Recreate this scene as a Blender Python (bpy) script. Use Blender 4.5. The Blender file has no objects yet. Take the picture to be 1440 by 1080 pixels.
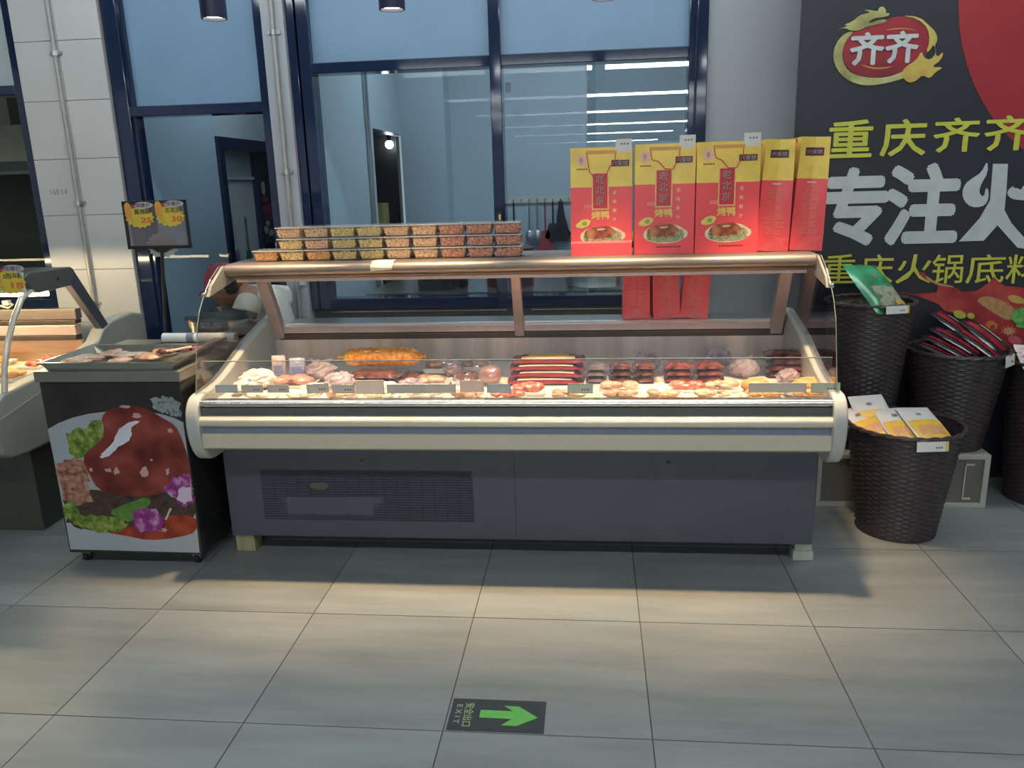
import bpy, bmesh, math, random
from mathutils import Vector, Matrix
random.seed(7)
scene = bpy.context.scene
C = scene.collection

# ------------------------------------------------------------------ camera, world, exposure
cam_d = bpy.data.cameras.new('camera')
cam = bpy.data.objects.new('camera', cam_d); C.objects.link(cam)
cam_d.sensor_fit = 'HORIZONTAL'; cam_d.sensor_width = 36.0
cam_d.lens = 1122.4 / 1440.0 * 36.0
cam_d.clip_start = 0.05; cam_d.clip_end = 200
_pitch, _roll, _yaw = 0.24956, -0.029314, -0.104326
_f = Vector((math.sin(_yaw)*math.cos(_pitch), math.cos(_yaw)*math.cos(_pitch), -math.sin(_pitch)))
_r = Vector((math.cos(_yaw), -math.sin(_yaw), 0)); _u = _r.cross(_f)
_r2 = _r*math.cos(_roll) + _u*math.sin(_roll); _u2 = -_r*math.sin(_roll) + _u*math.cos(_roll)
cam.matrix_world = Matrix(((_r2.x, _u2.x, -_f.x, 0), (_r2.y, _u2.y, -_f.y, 0), (_r2.z, _u2.z, -_f.z, 1.52), (0, 0, 0, 1)))
scene.camera = cam
world = bpy.data.worlds.new('world'); scene.world = world; world.use_nodes = True
world.node_tree.nodes['Background'].inputs[0].default_value = (0.60, 0.68, 0.72, 1)
world.node_tree.nodes['Background'].inputs[1].default_value = 0.50
scene.view_settings.view_transform = 'Standard'
scene.view_settings.look = 'None'
scene.view_settings.gamma = 1.0
scene.view_settings.use_curve_mapping = False
scene.view_settings.exposure = 0.17
STRIP_POWER = 23.0      # ceiling LED battens of the hall
PENDANT_POWER = 174.0    # warm pendant downlights over the counter
WARM = (1.0, 0.69, 0.37)

# ------------------------------------------------------------------ helpers
ORG = {}
def tag(o, label=None, cat=None, group=None, kind=None):
    if label: o['label'] = label
    if cat: o['category'] = cat
    if group: o['group'] = group
    if kind: o['kind'] = kind
    return o
def thing(name, loc, label=None, cat=None, group=None, rot=(0,0,0), kind=None):
    o = bpy.data.objects.new(name, None); C.objects.link(o)
    o.empty_display_size = 0.05
    o.location = loc; o.rotation_euler = rot
    ORG[o.name] = Vector(loc)
    return tag(o, label, cat, group, kind)
class MB:
    def __init__(s): s.v = []; s.f = []
    def add(s, vs, fs):
        n = len(s.v); s.v += [tuple(v) for v in vs]; s.f += [tuple(i+n for i in f) for f in fs]; return s
    def box(s, x0, x1, y0, y1, z0, z1):
        return s.add([(x0,y0,z0),(x1,y0,z0),(x1,y1,z0),(x0,y1,z0),(x0,y0,z1),(x1,y0,z1),(x1,y1,z1),(x0,y1,z1)],
                     [(3,2,1,0),(4,5,6,7),(0,1,5,4),(1,2,6,5),(2,3,7,6),(3,0,4,7)])
    def taper(s, x0, x1, y0, y1, z0, z1, k):   # box whose bottom is scaled by k
        cx, cy = (x0+x1)/2, (y0+y1)/2
        a = [(cx+(x-cx)*k, cy+(y-cy)*k, z0) for x, y in ((x0,y0),(x1,y0),(x1,y1),(x0,y1))]
        b = [(x, y, z1) for x, y in ((x0,y0),(x1,y0),(x1,y1),(x0,y1))]
        return s.add(a+b, [(3,2,1,0),(4,5,6,7),(0,1,5,4),(1,2,6,5),(2,3,7,6),(3,0,4,7)])
    def prism(s, poly, axis, a, b):            # poly in the two other axes, extruded from a to b
        n = len(poly)
        def mk(p, t):
            return {'x': (t, p[0], p[1]), 'y': (p[0], t, p[1]), 'z': (p[0], p[1], t)}[axis]
        vs = [mk(p, a) for p in poly] + [mk(p, b) for p in poly]
        fs = [tuple(range(n-1, -1, -1)), tuple(range(n, 2*n))] + [(i, (i+1) % n, n+(i+1) % n, n+i) for i in range(n)]
        return s.add(vs, fs)
    def sheet(s, poly, axis, a, b):            # open strip swept along an axis
        n = len(poly)
        def mk(p, t):
            return {'x': (t, p[0], p[1]), 'y': (p[0], t, p[1]), 'z': (p[0], p[1], t)}[axis]
        return s.add([mk(p, a) for p in poly]+[mk(p, b) for p in poly], [(i, i+1, n+i+1, n+i) for i in range(n-1)])
    def tube(s, path, r, n=8, closed=False, cap=True):
        P = [Vector(p) for p in path]; m = len(P); vs = []; fs = []
        R = r if isinstance(r, (list, tuple)) else [r]*m
        up = None
        for i in range(m):
            d = (P[(i+1) % m]-P[i-1]) if closed else (P[min(i+1, m-1)]-P[max(i-1, 0)])
            d.normalize()
            if up is None:
                up = Vector((0,0,1)) if abs(d.z) < 0.9 else Vector((1,0,0))
            a = d.cross(up)
            if a.length < 1e-5: a = d.cross(Vector((0,1,0)))
            a.normalize(); b = a.cross(d).normalized(); up = b
            for k in range(n):
                t = 2*math.pi*k/n
                vs.append(P[i]+(a*math.cos(t)+b*math.sin(t))*R[i])
        rng = m if closed else m-1
        for i in range(rng):
            j = (i+1) % m
            for k in range(n):
                k2 = (k+1) % n
                fs.append((i*n+k, i*n+k2, j*n+k2, j*n+k))
        if cap and not closed:
            fs.append(tuple(range(n-1, -1, -1))); fs.append(tuple((m-1)*n+k for k in range(n)))
        return s.add(vs, fs)
    def lathe(s, prof, n=24, c=(0,0,0)):       # profile of (radius, z)
        vs = []; fs = []; m = len(prof)
        for r, z in prof:
            for k in range(n):
                t = 2*math.pi*k/n
                vs.append((c[0]+r*math.cos(t), c[1]+r*math.sin(t), c[2]+z))
        for i in range(m-1):
            for k in range(n):
                k2 = (k+1) % n
                fs.append((i*n+k, i*n+k2, (i+1)*n+k2, (i+1)*n+k))
        if prof[0][0] > 1e-6: fs.append(tuple(range(n-1, -1, -1)))
        if prof[-1][0] > 1e-6: fs.append(tuple((m-1)*n+k for k in range(n)))
        return s.add(vs, fs)
    def ball(s, c, r, nu=10, nv=6, jit=0.0, seed=0):
        rx, ry, rz = r if isinstance(r, (list, tuple)) else (r, r, r)
        rn = random.Random(seed); vs = []; fs = []
        for j in range(nv+1):
            ph = math.pi*j/nv
            for i in range(nu):
                t = 2*math.pi*i/nu
                q = 1+(rn.uniform(-jit, jit) if 0 < j < nv else 0)
                vs.append((c[0]+rx*q*math.sin(ph)*math.cos(t), c[1]+ry*q*math.sin(ph)*math.sin(t), c[2]-rz*q*math.cos(ph)))
        for j in range(nv):
            for i in range(nu):
                i2 = (i+1) % nu
                fs.append((j*nu+i, j*nu+i2, (j+1)*nu+i2, (j+1)*nu+i))
        return s.add(vs, fs)
    def mesh(s, name, smooth=False):
        me = bpy.data.meshes.new(name); me.from_pydata(s.v, [], s.f); me.update()
        bm = bmesh.new(); bm.from_mesh(me)
        bmesh.ops.remove_doubles(bm, verts=bm.verts, dist=1e-5)
        bmesh.ops.recalc_face_normals(bm, faces=bm.faces); bm.to_mesh(me); bm.free()
        if smooth:
            me.polygons.foreach_set('use_smooth', [True]*len(me.polygons))
            me.set_sharp_from_angle(angle=math.radians(40))
        return me
    def build(s, name, mat, parent=None, world=True, smooth=False, bevel=0, seg=2, kind=None):
        me = s.mesh(name, smooth)
        return place(name, me, mat, parent, world, bevel, seg, kind)
def place(name, me, mat, parent=None, world=True, bevel=0, seg=2, kind=None):
    if not me.materials: me.materials.append(mat)
    o = bpy.data.objects.new(name, me); C.objects.link(o)
    org = Vector((0,0,0))
    if parent is not None:
        o.parent = parent; org = ORG.get(parent.name, Vector((0,0,0)))
    if world and org.length > 0: me.transform(Matrix.Translation(-org))
    ORG[o.name] = org
    if bevel:
        b = o.modifiers.new('bevel', 'BEVEL'); b.width = bevel; b.segments = seg; b.limit_method = 'ANGLE'
    if kind: o['kind'] = kind
    return o
def inst(src, parent, loc=(0,0,0), rot=(0,0,0), scale=(1,1,1), mat=None):
    o = src.copy(); C.objects.link(o); o.parent = parent
    o.location = loc; o.rotation_euler = rot; o.scale = scale
    return o
def at_base(o, pt):
    """move a mesh object's origin to a base point without moving the mesh"""
    o.data.transform(Matrix.Translation(-Vector(pt))); o.location = pt; ORG[o.name] = Vector(pt); return o

# ------------------------------------------------------------------ materials
MATS = {}
def M(name, col, rough=0.5, metal=0.0, var=0.08, scale=18.0, bump=0.0, bscale=None, emit=0.0, spec=None, alpha=1.0, coat=0.0, stretch=None, sss=0.0):
    if name in MATS: return MATS[name]
    m = bpy.data.materials.new(name); m.use_nodes = True; MATS[name] = m
    nt = m.node_tree; b = nt.nodes['Principled BSDF']
    b.inputs['Roughness'].default_value = rough; b.inputs['Metallic'].default_value = metal
    if spec is not None: b.inputs['Specular IOR Level'].default_value = spec
    if coat: b.inputs['Coat Weight'].default_value = coat; b.inputs['Coat Roughness'].default_value = 0.08
    if alpha < 1: b.inputs['Alpha'].default_value = alpha
    c4 = (col[0], col[1], col[2], 1)
    b.inputs['Base Color'].default_value = c4
    m.diffuse_color = c4
    if emit:
        b.inputs['Emission Color'].default_value = c4; b.inputs['Emission Strength'].default_value = emit
    tc = nt.nodes.new('ShaderNodeTexCoord'); mp = nt.nodes.new('ShaderNodeMapping')
    nt.links.new(tc.outputs['Object'], mp.inputs[0])
    if stretch: mp.inputs['Scale'].default_value = stretch
    if var:
        n = nt.nodes.new('ShaderNodeTexNoise'); n.inputs['Scale'].default_value = scale; n.inputs['Detail'].default_value = 4
        nt.links.new(mp.outputs[0], n.inputs[0])
        r = nt.nodes.new('ShaderNodeValToRGB')
        r.color_ramp.elements[0].position = 0.3; r.color_ramp.elements[1].position = 0.7
        r.color_ramp.elements[0].color = tuple(max(0, x*(1-var)) for x in col)+(1,)
        r.color_ramp.elements[1].color = tuple(min(1, x*(1+var)) for x in col)+(1,)
        nt.links.new(n.outputs[0], r.inputs[0]); nt.links.new(r.outputs[0], b.inputs['Base Color'])
    if bump:
        n2 = nt.nodes.new('ShaderNodeTexNoise'); n2.inputs['Scale'].default_value = bscale or scale; n2.inputs['Detail'].default_value = 3
        nt.links.new(mp.outputs[0], n2.inputs[0])
        bp = nt.nodes.new('ShaderNodeBump'); bp.inputs['Strength'].default_value = bump; bp.inputs['Distance'].default_value = 0.01
        nt.links.new(n2.outputs[0], bp.inputs['Height']); nt.links.new(bp.outputs[0], b.inputs['Normal'])
    return m
def MIX(name, cols, scale=20.0, rough=0.5, detail=3.0, bump=0.3, coat=0.0, pos=None, stretch=None):
    """mottled material of several colours"""
    if name in MATS: return MATS[name]
    m = M(name, cols[0], rough, var=0, coat=coat); nt = m.node_tree; b = nt.nodes['Principled BSDF']
    tc = nt.nodes.new('ShaderNodeTexCoord'); mp = nt.nodes.new('ShaderNodeMapping')
    if stretch: mp.inputs['Scale'].default_value = stretch
    nt.links.new(tc.outputs['Object'], mp.inputs[0])
    n = nt.nodes.new('ShaderNodeTexNoise'); n.inputs['Scale'].default_value = scale; n.inputs['Detail'].default_value = detail
    nt.links.new(mp.outputs[0], n.inputs[0])
    r = nt.nodes.new('ShaderNodeValToRGB'); e = r.color_ramp.elements
    k = len(cols); ps = pos or [0.32+0.36*i/(k-1) for i in range(k)]
    e[0].position = ps[0]; e[0].color = tuple(cols[0])+(1,); e[1].position = ps[-1]; e[1].color = tuple(cols[-1])+(1,)
    for i in range(1, k-1):
        x = e.new(ps[i]); x.color = tuple(cols[i])+(1,)
    nt.links.new(n.outputs[0], r.inputs[0]); nt.links.new(r.outputs[0], b.inputs['Base Color'])
    if bump:
        bp = nt.nodes.new('ShaderNodeBump'); bp.inputs['Strength'].default_value = bump; bp.inputs['Distance'].default_value = 0.01
        nt.links.new(n.outputs[0], bp.inputs['Height']); nt.links.new(bp.outputs[0], b.inputs['Normal'])
    return m
def GLASS(name, tint=(0.92, 0.96, 0.96), refl=1.0, rough=0.0, haze=0.0, hcol=(0.8, 0.8, 0.85)):
    if name in MATS: return MATS[name]
    m = bpy.data.materials.new(name); m.use_nodes = True; MATS[name] = m
    nt = m.node_tree; nt.nodes.clear(); N = nt.nodes.new
    out = N('ShaderNodeOutputMaterial'); tr = N('ShaderNodeBsdfTransparent'); tr.inputs[0].default_value = tint+(1,)
    gl = N('ShaderNodeBsdfGlossy'); gl.inputs['Roughness'].default_value = rough
    fr = N('ShaderNodeFresnel'); ge = N('ShaderNodeNewGeometry'); mr = N('ShaderNodeMapRange')   # same index from both sides of a thin sheet
    mr.inputs[3].default_value = 1.5; mr.inputs[4].default_value = 1/1.5
    nt.links.new(ge.outputs['Backfacing'], mr.inputs[0]); nt.links.new(mr.outputs[0], fr.inputs[0])
    mu = N('ShaderNodeMath'); mu.operation = 'MULTIPLY'; mu.inputs[1].default_value = refl
    nt.links.new(fr.outputs[0], mu.inputs[0])
    mx = N('ShaderNodeMixShader'); nt.links.new(mu.outputs[0], mx.inputs[0])
    src = tr
    if haze:
        df = N('ShaderNodeBsdfDiffuse'); df.inputs[0].default_value = hcol+(1,)
        m2 = N('ShaderNodeMixShader'); m2.inputs[0].default_value = haze
        nt.links.new(tr.outputs[0], m2.inputs[1]); nt.links.new(df.outputs[0], m2.inputs[2]); src = m2
    nt.links.new(src.outputs[0], mx.inputs[1]); nt.links.new(gl.outputs[0], mx.inputs[2]); nt.links.new(mx.outputs[0], out.inputs[0])
    return m
steel = M('brushed steel', (0.50, 0.49, 0.47), 0.30, 1.0, 0.10, 8, stretch=(1, 30, 30))
steel_warm = M('canopy metal', (0.21, 0.175, 0.15), 0.42, 0.6, 0.08, 8, stretch=(1, 20, 20))
chrome = M('polished aluminium', (0.70, 0.68, 0.62), 0.24, 1.0, 0.0)
black_frame = M('black aluminium frame', (0.012, 0.022, 0.055), 0.07, 0.0, 0.1, spec=0.6)
black_plastic = M('black plastic', (0.012, 0.012, 0.013), 0.4, 0, 0.1)
white_card = M('white card', (0.72, 0.72, 0.70), 0.6, 0, 0.03)
glass_clear = GLASS('clear glass', (0.95, 0.97, 0.97), 0.7)
glass_edge = M('glass edge', (0.22, 0.25, 0.24), 0.2, 0, 0.05, spec=0.5)

def text_mesh(body, size=1.0, bold=0.0, spacing=1.0, align='LEFT'):
    cu = bpy.data.curves.new('lettering', 'FONT'); cu.body = body; cu.size = size
    cu.resolution_u = 2; cu.align_x = align; cu.space_character = spacing
    o = bpy.data.objects.new('lettering', cu); C.objects.link(o)
    bpy.context.view_layer.update()
    dg = bpy.context.evaluated_depsgraph_get()
    me = bpy.data.meshes.new_from_object(o.evaluated_get(dg)); me.name = 'lettering'
    bpy.data.objects.remove(o); bpy.data.curves.remove(cu)
    me.materials.clear()
    if bold:      # heavier strokes: the outline repeated around a small circle
        n = 8; bm = bmesh.new()
        for k in range(n):
            m2 = me.copy(); m2.transform(Matrix.Translation((bold*math.cos(2*math.pi*k/n), bold*math.sin(2*math.pi*k/n), 0.00012*k)))
            bm.from_mesh(m2); bpy.data.meshes.remove(m2)
        bm.to_mesh(me); bm.free()
    return me
def fit_text(body, x0, x1, z0, z1, mat, parent, y, bold=0.0, name='lettering', shear=0.0):
    """lettering stretched to a box, in the parent's local xz-plane, facing -y"""
    me = text_mesh(body, 1.0, bold)
    xs = [v.co.x for v in me.vertices]; ys = [v.co.y for v in me.vertices]
    ax, bx, ay, by = min(xs), max(xs), min(ys), max(ys)
    sx = (x1-x0)/(bx-ax); sy = (z1-z0)/(by-ay)
    for v in me.vertices:
        zz = z0+(v.co.y-ay)*sy
        v.co = Vector((x0+(v.co.x-ax)*sx+shear*(zz-z0), y-v.co.z, zz))
    return place(name, me, mat, parent, world=False)
def flat(name, pts, mat, parent, y):
    """printed patch: polygon in the parent's local xz-plane"""
    me = bpy.data.meshes.new(name); me.from_pydata([(p[0], y, p[1]) for p in pts], [], [tuple(range(len(pts)))]); me.update()
    return place(name, me, mat, parent, world=False)
def oval(cx, cz, rx, rz, n=28, jit=0.0, seed=0, rot=0.0, a0=0, a1=2*math.pi):
    rn = random.Random(seed); r = []
    for i in range(n):
        t = a0+(a1-a0)*i/n; q = 1+rn.uniform(-jit, jit)
        x = rx*q*math.cos(t); z = rz*q*math.sin(t)
        r.append((cx+x*math.cos(rot)-z*math.sin(rot), cz+x*math.sin(rot)+z*math.cos(rot)))
    return r
def smooth_poly(pts, it=2):
    for _ in range(it):
        q = []
        for i in range(len(pts)):
            a, b = pts[i], pts[(i+1) % len(pts)]
            q += [(a[0]*.75+b[0]*.25, a[1]*.75+b[1]*.25), (a[0]*.25+b[0]*.75, a[1]*.25+b[1]*.75)]
        pts = q
    return pts
def burst(cx, cz, rx, rz, n=16, k=0.84):
    return [(cx+rx*(1 if i % 2 == 0 else k)*math.cos(math.pi*i/n), cz+rz*(1 if i % 2 == 0 else k)*math.sin(math.pi*i/n)) for i in range(2*n)]

# ------------------------------------------------------------------ the setting: floor, ceiling, walls
WY = 4.40          # face of the shop-front wall
def tile_material():
    m = M('grey floor tile', (0.20, 0.20, 0.185), 0.36, 0, 0, spec=0.45)
    nt = m.node_tree; b = nt.nodes['Principled BSDF']
    tc = nt.nodes.new('ShaderNodeTexCoord'); mp = nt.nodes.new('ShaderNodeMapping'); mp.inputs['Scale'].default_value = (0.8, 5, 1)
    oi = nt.nodes.new('ShaderNodeObjectInfo'); ad = nt.nodes.new('ShaderNodeVectorMath'); ad.operation = 'ADD'
    mul = nt.nodes.new('ShaderNodeVectorMath'); mul.operation = 'SCALE'; mul.inputs['Scale'].default_value = 1.0
    nt.links.new(oi.outputs['Location'], mul.inputs[0]); nt.links.new(tc.outputs['Object'], ad.inputs[0]); nt.links.new(mul.outputs[0], ad.inputs[1])
    nt.links.new(ad.outputs[0], mp.inputs[0])
    n = nt.nodes.new('ShaderNodeTexNoise'); n.inputs['Scale'].default_value = 2.2; n.inputs['Detail'].default_value = 6; n.inputs['Roughness'].default_value = 0.6
    nt.links.new(mp.outputs[0], n.inputs[0])
    r = nt.nodes.new('ShaderNodeValToRGB'); r.color_ramp.elements[0].position = 0.3; r.color_ramp.elements[1].position = 0.72
    r.color_ramp.elements[0].color = (0.180, 0.193, 0.192, 1); r.color_ramp.elements[1].color = (0.255, 0.271, 0.268, 1)
    nt.links.new(n.outputs[0], r.inputs[0])
    hv = nt.nodes.new('ShaderNodeHueSaturation'); ma = nt.nodes.new('ShaderNodeMapRange')
    ma.inputs[3].default_value = 0.92; ma.inputs[4].default_value = 1.08
    nt.links.new(oi.outputs['Random'], ma.inputs[0]); nt.links.new(ma.outputs[0], hv.inputs['Value'])
    nt.links.new(r.outputs[0], hv.inputs['Color']); nt.links.new(hv.outputs[0], b.inputs['Base Color'])
    return m
tile_mat = tile_material()
floor_mat = M('floor bed', (0.17, 0.17, 0.16), 0.45, 0, 0.2, 3)
fl = MB().box(-9, 9, -38, 9, -0.06, -0.003).build('floor', M('grout', (0.07, 0.07, 0.065), 0.8), kind='structure')
TX, TY, X0, Y0 = 0.593, 0.612, -0.431, 1.935
tw, td = TX-0.004, TY-0.004
me = MB().box(-tw/2, tw/2, -td/2, td/2, -0.009, 0.0).mesh('tile'); me.materials.append(tile_mat)
for i in range(-7, 7):
    for j in range(-3, 5):
        o = bpy.data.objects.new('tile', me); C.objects.link(o); o.parent = fl
        o.location = (X0+TX*(i+0.5), Y0+TY*(j+0.5), random.uniform(-0.0004, 0.0))
def slab(name, x0, x1, y0, y1, mat):
    MB().box(x0, x1, y0, y1, -0.009, 0.0).build(name, mat, fl)
slab('far_paving', -9, 9, -38, Y0+TY*-3-0.002, floor_mat)
slab('far_paving', -9, X0-TX*7-0.002, Y0-3*TY, 9, floor_mat)
slab('far_paving', X0+TX*7+0.002, 9, Y0-3*TY, 9, floor_mat)
slab('far_paving', X0-TX*7, X0+TX*7, Y0+TY*5+0.002, 9, floor_mat)
ceil_mat = M('ceiling paint', (0.10, 0.11, 0.12), 0.8)
MB().box(-9, 9, -38, WY+0.02, 3.4, 3.5).build('ceiling', ceil_mat, kind='structure')
MB().box(-5, 4, WY+0.12, 9, 2.95, 3.05).build('ceiling_kitchen', M('white ceiling paint', (0.55, 0.57, 0.58), 0.8), kind='structure')

wall_white = M('white wall paint', (0.34, 0.36, 0.385), 0.6, 0, 0.05, 2)
teal_wall = M('pale teal wall', (0.38, 0.465, 0.53), 0.35, 0, 0.05, 1.5)
panel_blue = M('blue light cast panel', (0.178, 0.288, 0.41), 0.30, 0, 0.06, 2.5)  # upper panes, with a blue cast of the light put into their colour
dark_wall = M('dark charcoal wall', (0.05, 0.05, 0.055), 0.5, 0, 0.1, 3)
# shop-front wall pieces
wr = MB().box(0.58, 6.5, WY, WY+0.12, 0, 3.4).build('wall_back', wall_white, kind='structure')
MB().box(-1.59, 0.58, WY+0.02, WY+0.10, 0, 0.84).build('wall_back_low', dark_wall, kind='structure')
MB().box(-2.60, -1.71, WY+0.02, WY+0.10, 0, 0.50).build('wall_back_low', dark_wall, kind='structure')
MB().box(-6.5, -3.10, WY+0.02, WY+0.10, 0, 0.86).build('wall_back_low', dark_wall, kind='structure')
# tiled pilaster
pil = MB().box(-3.10, -2.60, WY-0.048, WY+0.12, 0, 3.4).build('wall_pilaster', M('tile grout', (0.30, 0.28, 0.26), 0.8), kind='structure')
ptile = M('cream wall tile', (0.50, 0.50, 0.495), 0.30, 0, 0.04, 3)
z = 1.096-0.305*4
zs = []
while z < 3.4:
    zs.append(z); z += 0.305
for k, z in enumerate(zs):
    z0, z1 = max(z, 0), min(z+0.3025, 3.399)
    if z1 <= 0.02: continue
    for x0, x1 in ((-3.099, -2.8515), (-2.8485, -2.601)):
        MB().box(x0, x1, WY-0.058, WY-0.046, z0, z1).build('tile', ptile, pil, bevel=0.0015, seg=1)
fit_text('160.14', -3.03, -2.93, 1.515, 1.545, M('faded pencil', (0.22, 0.19, 0.17), 0.8), pil, WY-0.0595)
def conduit(x, y, z0, z1, zc, label):
    t = thing('conduit_pipe', (x, y, z0), label, 'pipe')
    MB().tube([(x, y, z0), (x, y, z1)], 0.0125, 10).build('pipe', M('grey conduit', (0.36, 0.35, 0.33), 0.35, 0.3), t, smooth=True)
    for zz in zc:
        c = MB().tube([(x, y, zz-0.012), (x, y, zz+0.012)], 0.017, 10).box(x-0.035, x+0.035, y+0.006, y+0.0135, zz-0.008, zz+0.008)
        c.build('clamp', steel, t)
conduit(-2.865, WY-0.072, 0.0, 3.4, (0.9, 1.467, 2.25), 'grey conduit pipe running up the cream tiled pilaster')
p2 = MB().box(-1.71, -1.59, WY-0.06, WY+0.12, 0, 3.4).build('wall_pilaster', wall_white, kind='structure')
conduit(-1.645, WY-0.074, 0.0, 3.4, (0.7, 1.60, 2.3), 'grey conduit pipe on the narrow white pilaster behind the counter')

# windows: each one a frame of bars with its panes
def bars(win, lst, mat=black_frame, name='frame_bar', y0=WY-0.03, y1=WY+0.09):
    for (x0, x1, z0, z1) in lst:
        MB().box(x0, x1, y0, y1, z0, z1).build(name, mat, win, bevel=0.004)
frost = panel_blue
w1 = thing('window_1', (-4.2, WY, 0.86), kind='structure')
bars(w1, [(-3.16, -3.10, 0.86, 3.4), (-6.0, -3.16, 2.055, 2.105), (-6.0, -3.16, 0.86, 0.92)])
MB().box(-6.0, -3.16, WY+0.02, WY+0.035, 2.105, 3.4).build('pane', M('pale film panel', (0.42, 0.48, 0.48), 0.3, 0, 0.05, 3), w1)
MB().box(-6.0, -3.16, WY+0.025, WY+0.031, 0.92, 2.055).build('pane', GLASS('smoked glass', (0.62, 0.66, 0.64), 0.15), w1)
w2 = thing('window_2', (-2.15, WY, 0.50), kind='structure')
bars(w2, [(-2.60, -2.515, 0.50, 3.4), (-1.765, -1.71, 0.50, 3.4), (-2.515, -1.765, 1.915, 1.97), (-2.515, -1.765, 0.50, 0.58)])
MB().box(-2.515, -2.495, WY-0.01, WY+0.07, 0.58, 3.4).build('inner_frame', black_frame, w2)
MB().box(-2.495, -1.765, WY+0.02, WY+0.035, 1.97, 3.4).build('pane', frost, w2)
MB().box(-2.495, -1.765, WY+0.025, WY+0.031, 0.58, 1.915).build('pane', GLASS('kitchen glass', (0.86, 0.92, 0.94), 0.10), w2)
w3 = thing('window_3', (-0.5, WY, 0.84), kind='structure')
bars(w3, [(-1.59, -1.545, 0.84, 3.4), (-1.535, -1.475, 0.84, 3.4), (-0.527, -0.467, 0.84, 3.4), (0.487, 0.52, 0.84, 3.4), (0.525, 0.58, 0.84, 3.4),
          (-1.475, -0.527, 2.095, 2.15), (-0.467, 0.487, 2.095, 2.15), (-1.475, -0.527, 0.84, 0.90), (-0.467, 0.487, 0.84, 0.90)])
for x0, x1 in ((-1.475, -0.527), (-0.467, 0.487)):
    MB().box(x0, x1, WY+0.02, WY+0.035, 2.15, 3.4).build('pane', frost, w3)
MB().box(-1.475, -0.527, WY+0.025, WY+0.031, 0.90, 2.095).build('pane', GLASS('kitchen glass', (0.86, 0.92, 0.94), 0.10), w3)
MB().box(-0.467, 0.02, WY+0.045, WY+0.051, 0.90, 2.095).build('pane', GLASS('kitchen glass', (0.86, 0.92, 0.94), 0.10), w3)
MB().box(-0.03, 0.487, WY+0.020, WY+0.026, 0.90, 2.095).build('pane', GLASS('reflecting glass', (0.80, 0.86, 0.88), 3.0), w3)
MB().box(-0.032, -0.026, WY+0.018, WY+0.028, 0.90, 2.095).build('pane_edge', glass_edge, w3)
lk = MB().box(-0.512, -0.482, WY-0.045, WY-0.030, 1.28, 1.36).build('latch', black_plastic, w3, bevel=0.003)
MB().box(-0.500, -0.490, WY-0.0465, WY-0.0445, 1.315, 1.345).build('latch_sticker', M('lime sticker', (0.65, 0.68, 0.15), 0.5), lk)
st = MB().box(-0.455, -0.425, WY+0.040, WY+0.0445, 1.97, 2.02).build('glass_sticker', M('dim sticker', (0.18, 0.22, 0.27), 0.5), w3)

# the kitchen rooms behind the glass
MB().box(-1.52, 2.6, 6.80, 6.92, 0, 2.95).build('wall_kitchen_back', teal_wall, kind='structure')
kw = thing('wall_kitchen_side', (-1.58, 5.6, 0), kind='structure')
MB().box(-1.62, -1.52, WY+0.12, 5.70, 0, 2.95).build('wall_panel', teal_wall, kw)
MB().box(-1.62, -1.52, 5.70, 6.80, 1.90, 2.95).build('wall_panel', teal_wall, kw)
MB().tube([(-1.50, 5.52, 0), (-1.50, 5.52, 2.95)], 0.014, 8).build('corner_pipe', steel, kw)
MB().box(-1.52, -1.16, 6.55, 6.80, 0, 2.95).build('wall_column', teal_wall, kind='structure')
k2 = thing('wall_store_side', (-2.60, 5.4, 0), kind='structure')
MB().box(-2.66, -2.56, WY+0.12, 5.50, 0, 2.95).build('wall_panel', teal_wall, k2)
MB().box(-2.66, -2.56, 5.50, 6.80, 1.83, 2.95).build('wall_panel', M('pale blue wall', (0.44, 0.49, 0.52), 0.4, 0, 0.05, 2), k2)
MB().box(-3.2, -1.62, 6.80, 6.90, 0, 2.95).build('wall_store_back', dark_wall, kind='structure')
d1 = thing('door_1', (-2.56, 6.0, 0), kind='structure')
for (y0, y1, z0, z1) in ((5.46, 5.54, 0, 1.87), (5.54, 6.70, 1.79, 1.87)):
    MB().box(-2.60, -2.535, y0, y1, z0, z1).build('frame_bar', black_frame, d1, bevel=0.003)
MB().box(-2.72, -2.64, 5.54, 6.20, 0, 1.79).build('door_leaf', M('white door', (0.56, 0.57, 0.60), 0.4, 0, 0.04), d1)
MB().box(-2.645, -2.62, 5.56, 6.20, 1.585, 1.605).build('door_rail', M('white door', (0.56, 0.57, 0.60)), d1)
MB().box(-2.645, -2.60, 6.20, 6.24, 0, 1.79).build('door_edge', black_frame, d1)
MB().box(-2.72, -2.64, 6.24, 6.80, 0, 1.79).build('dark_panel', M('dark navy panel', (0.012, 0.014, 0.028), 0.25), d1)
MB().box(-2.75, -2.64, 5.5, 6.8, -0.001, 0.001).build('threshold', steel, d1)
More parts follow.
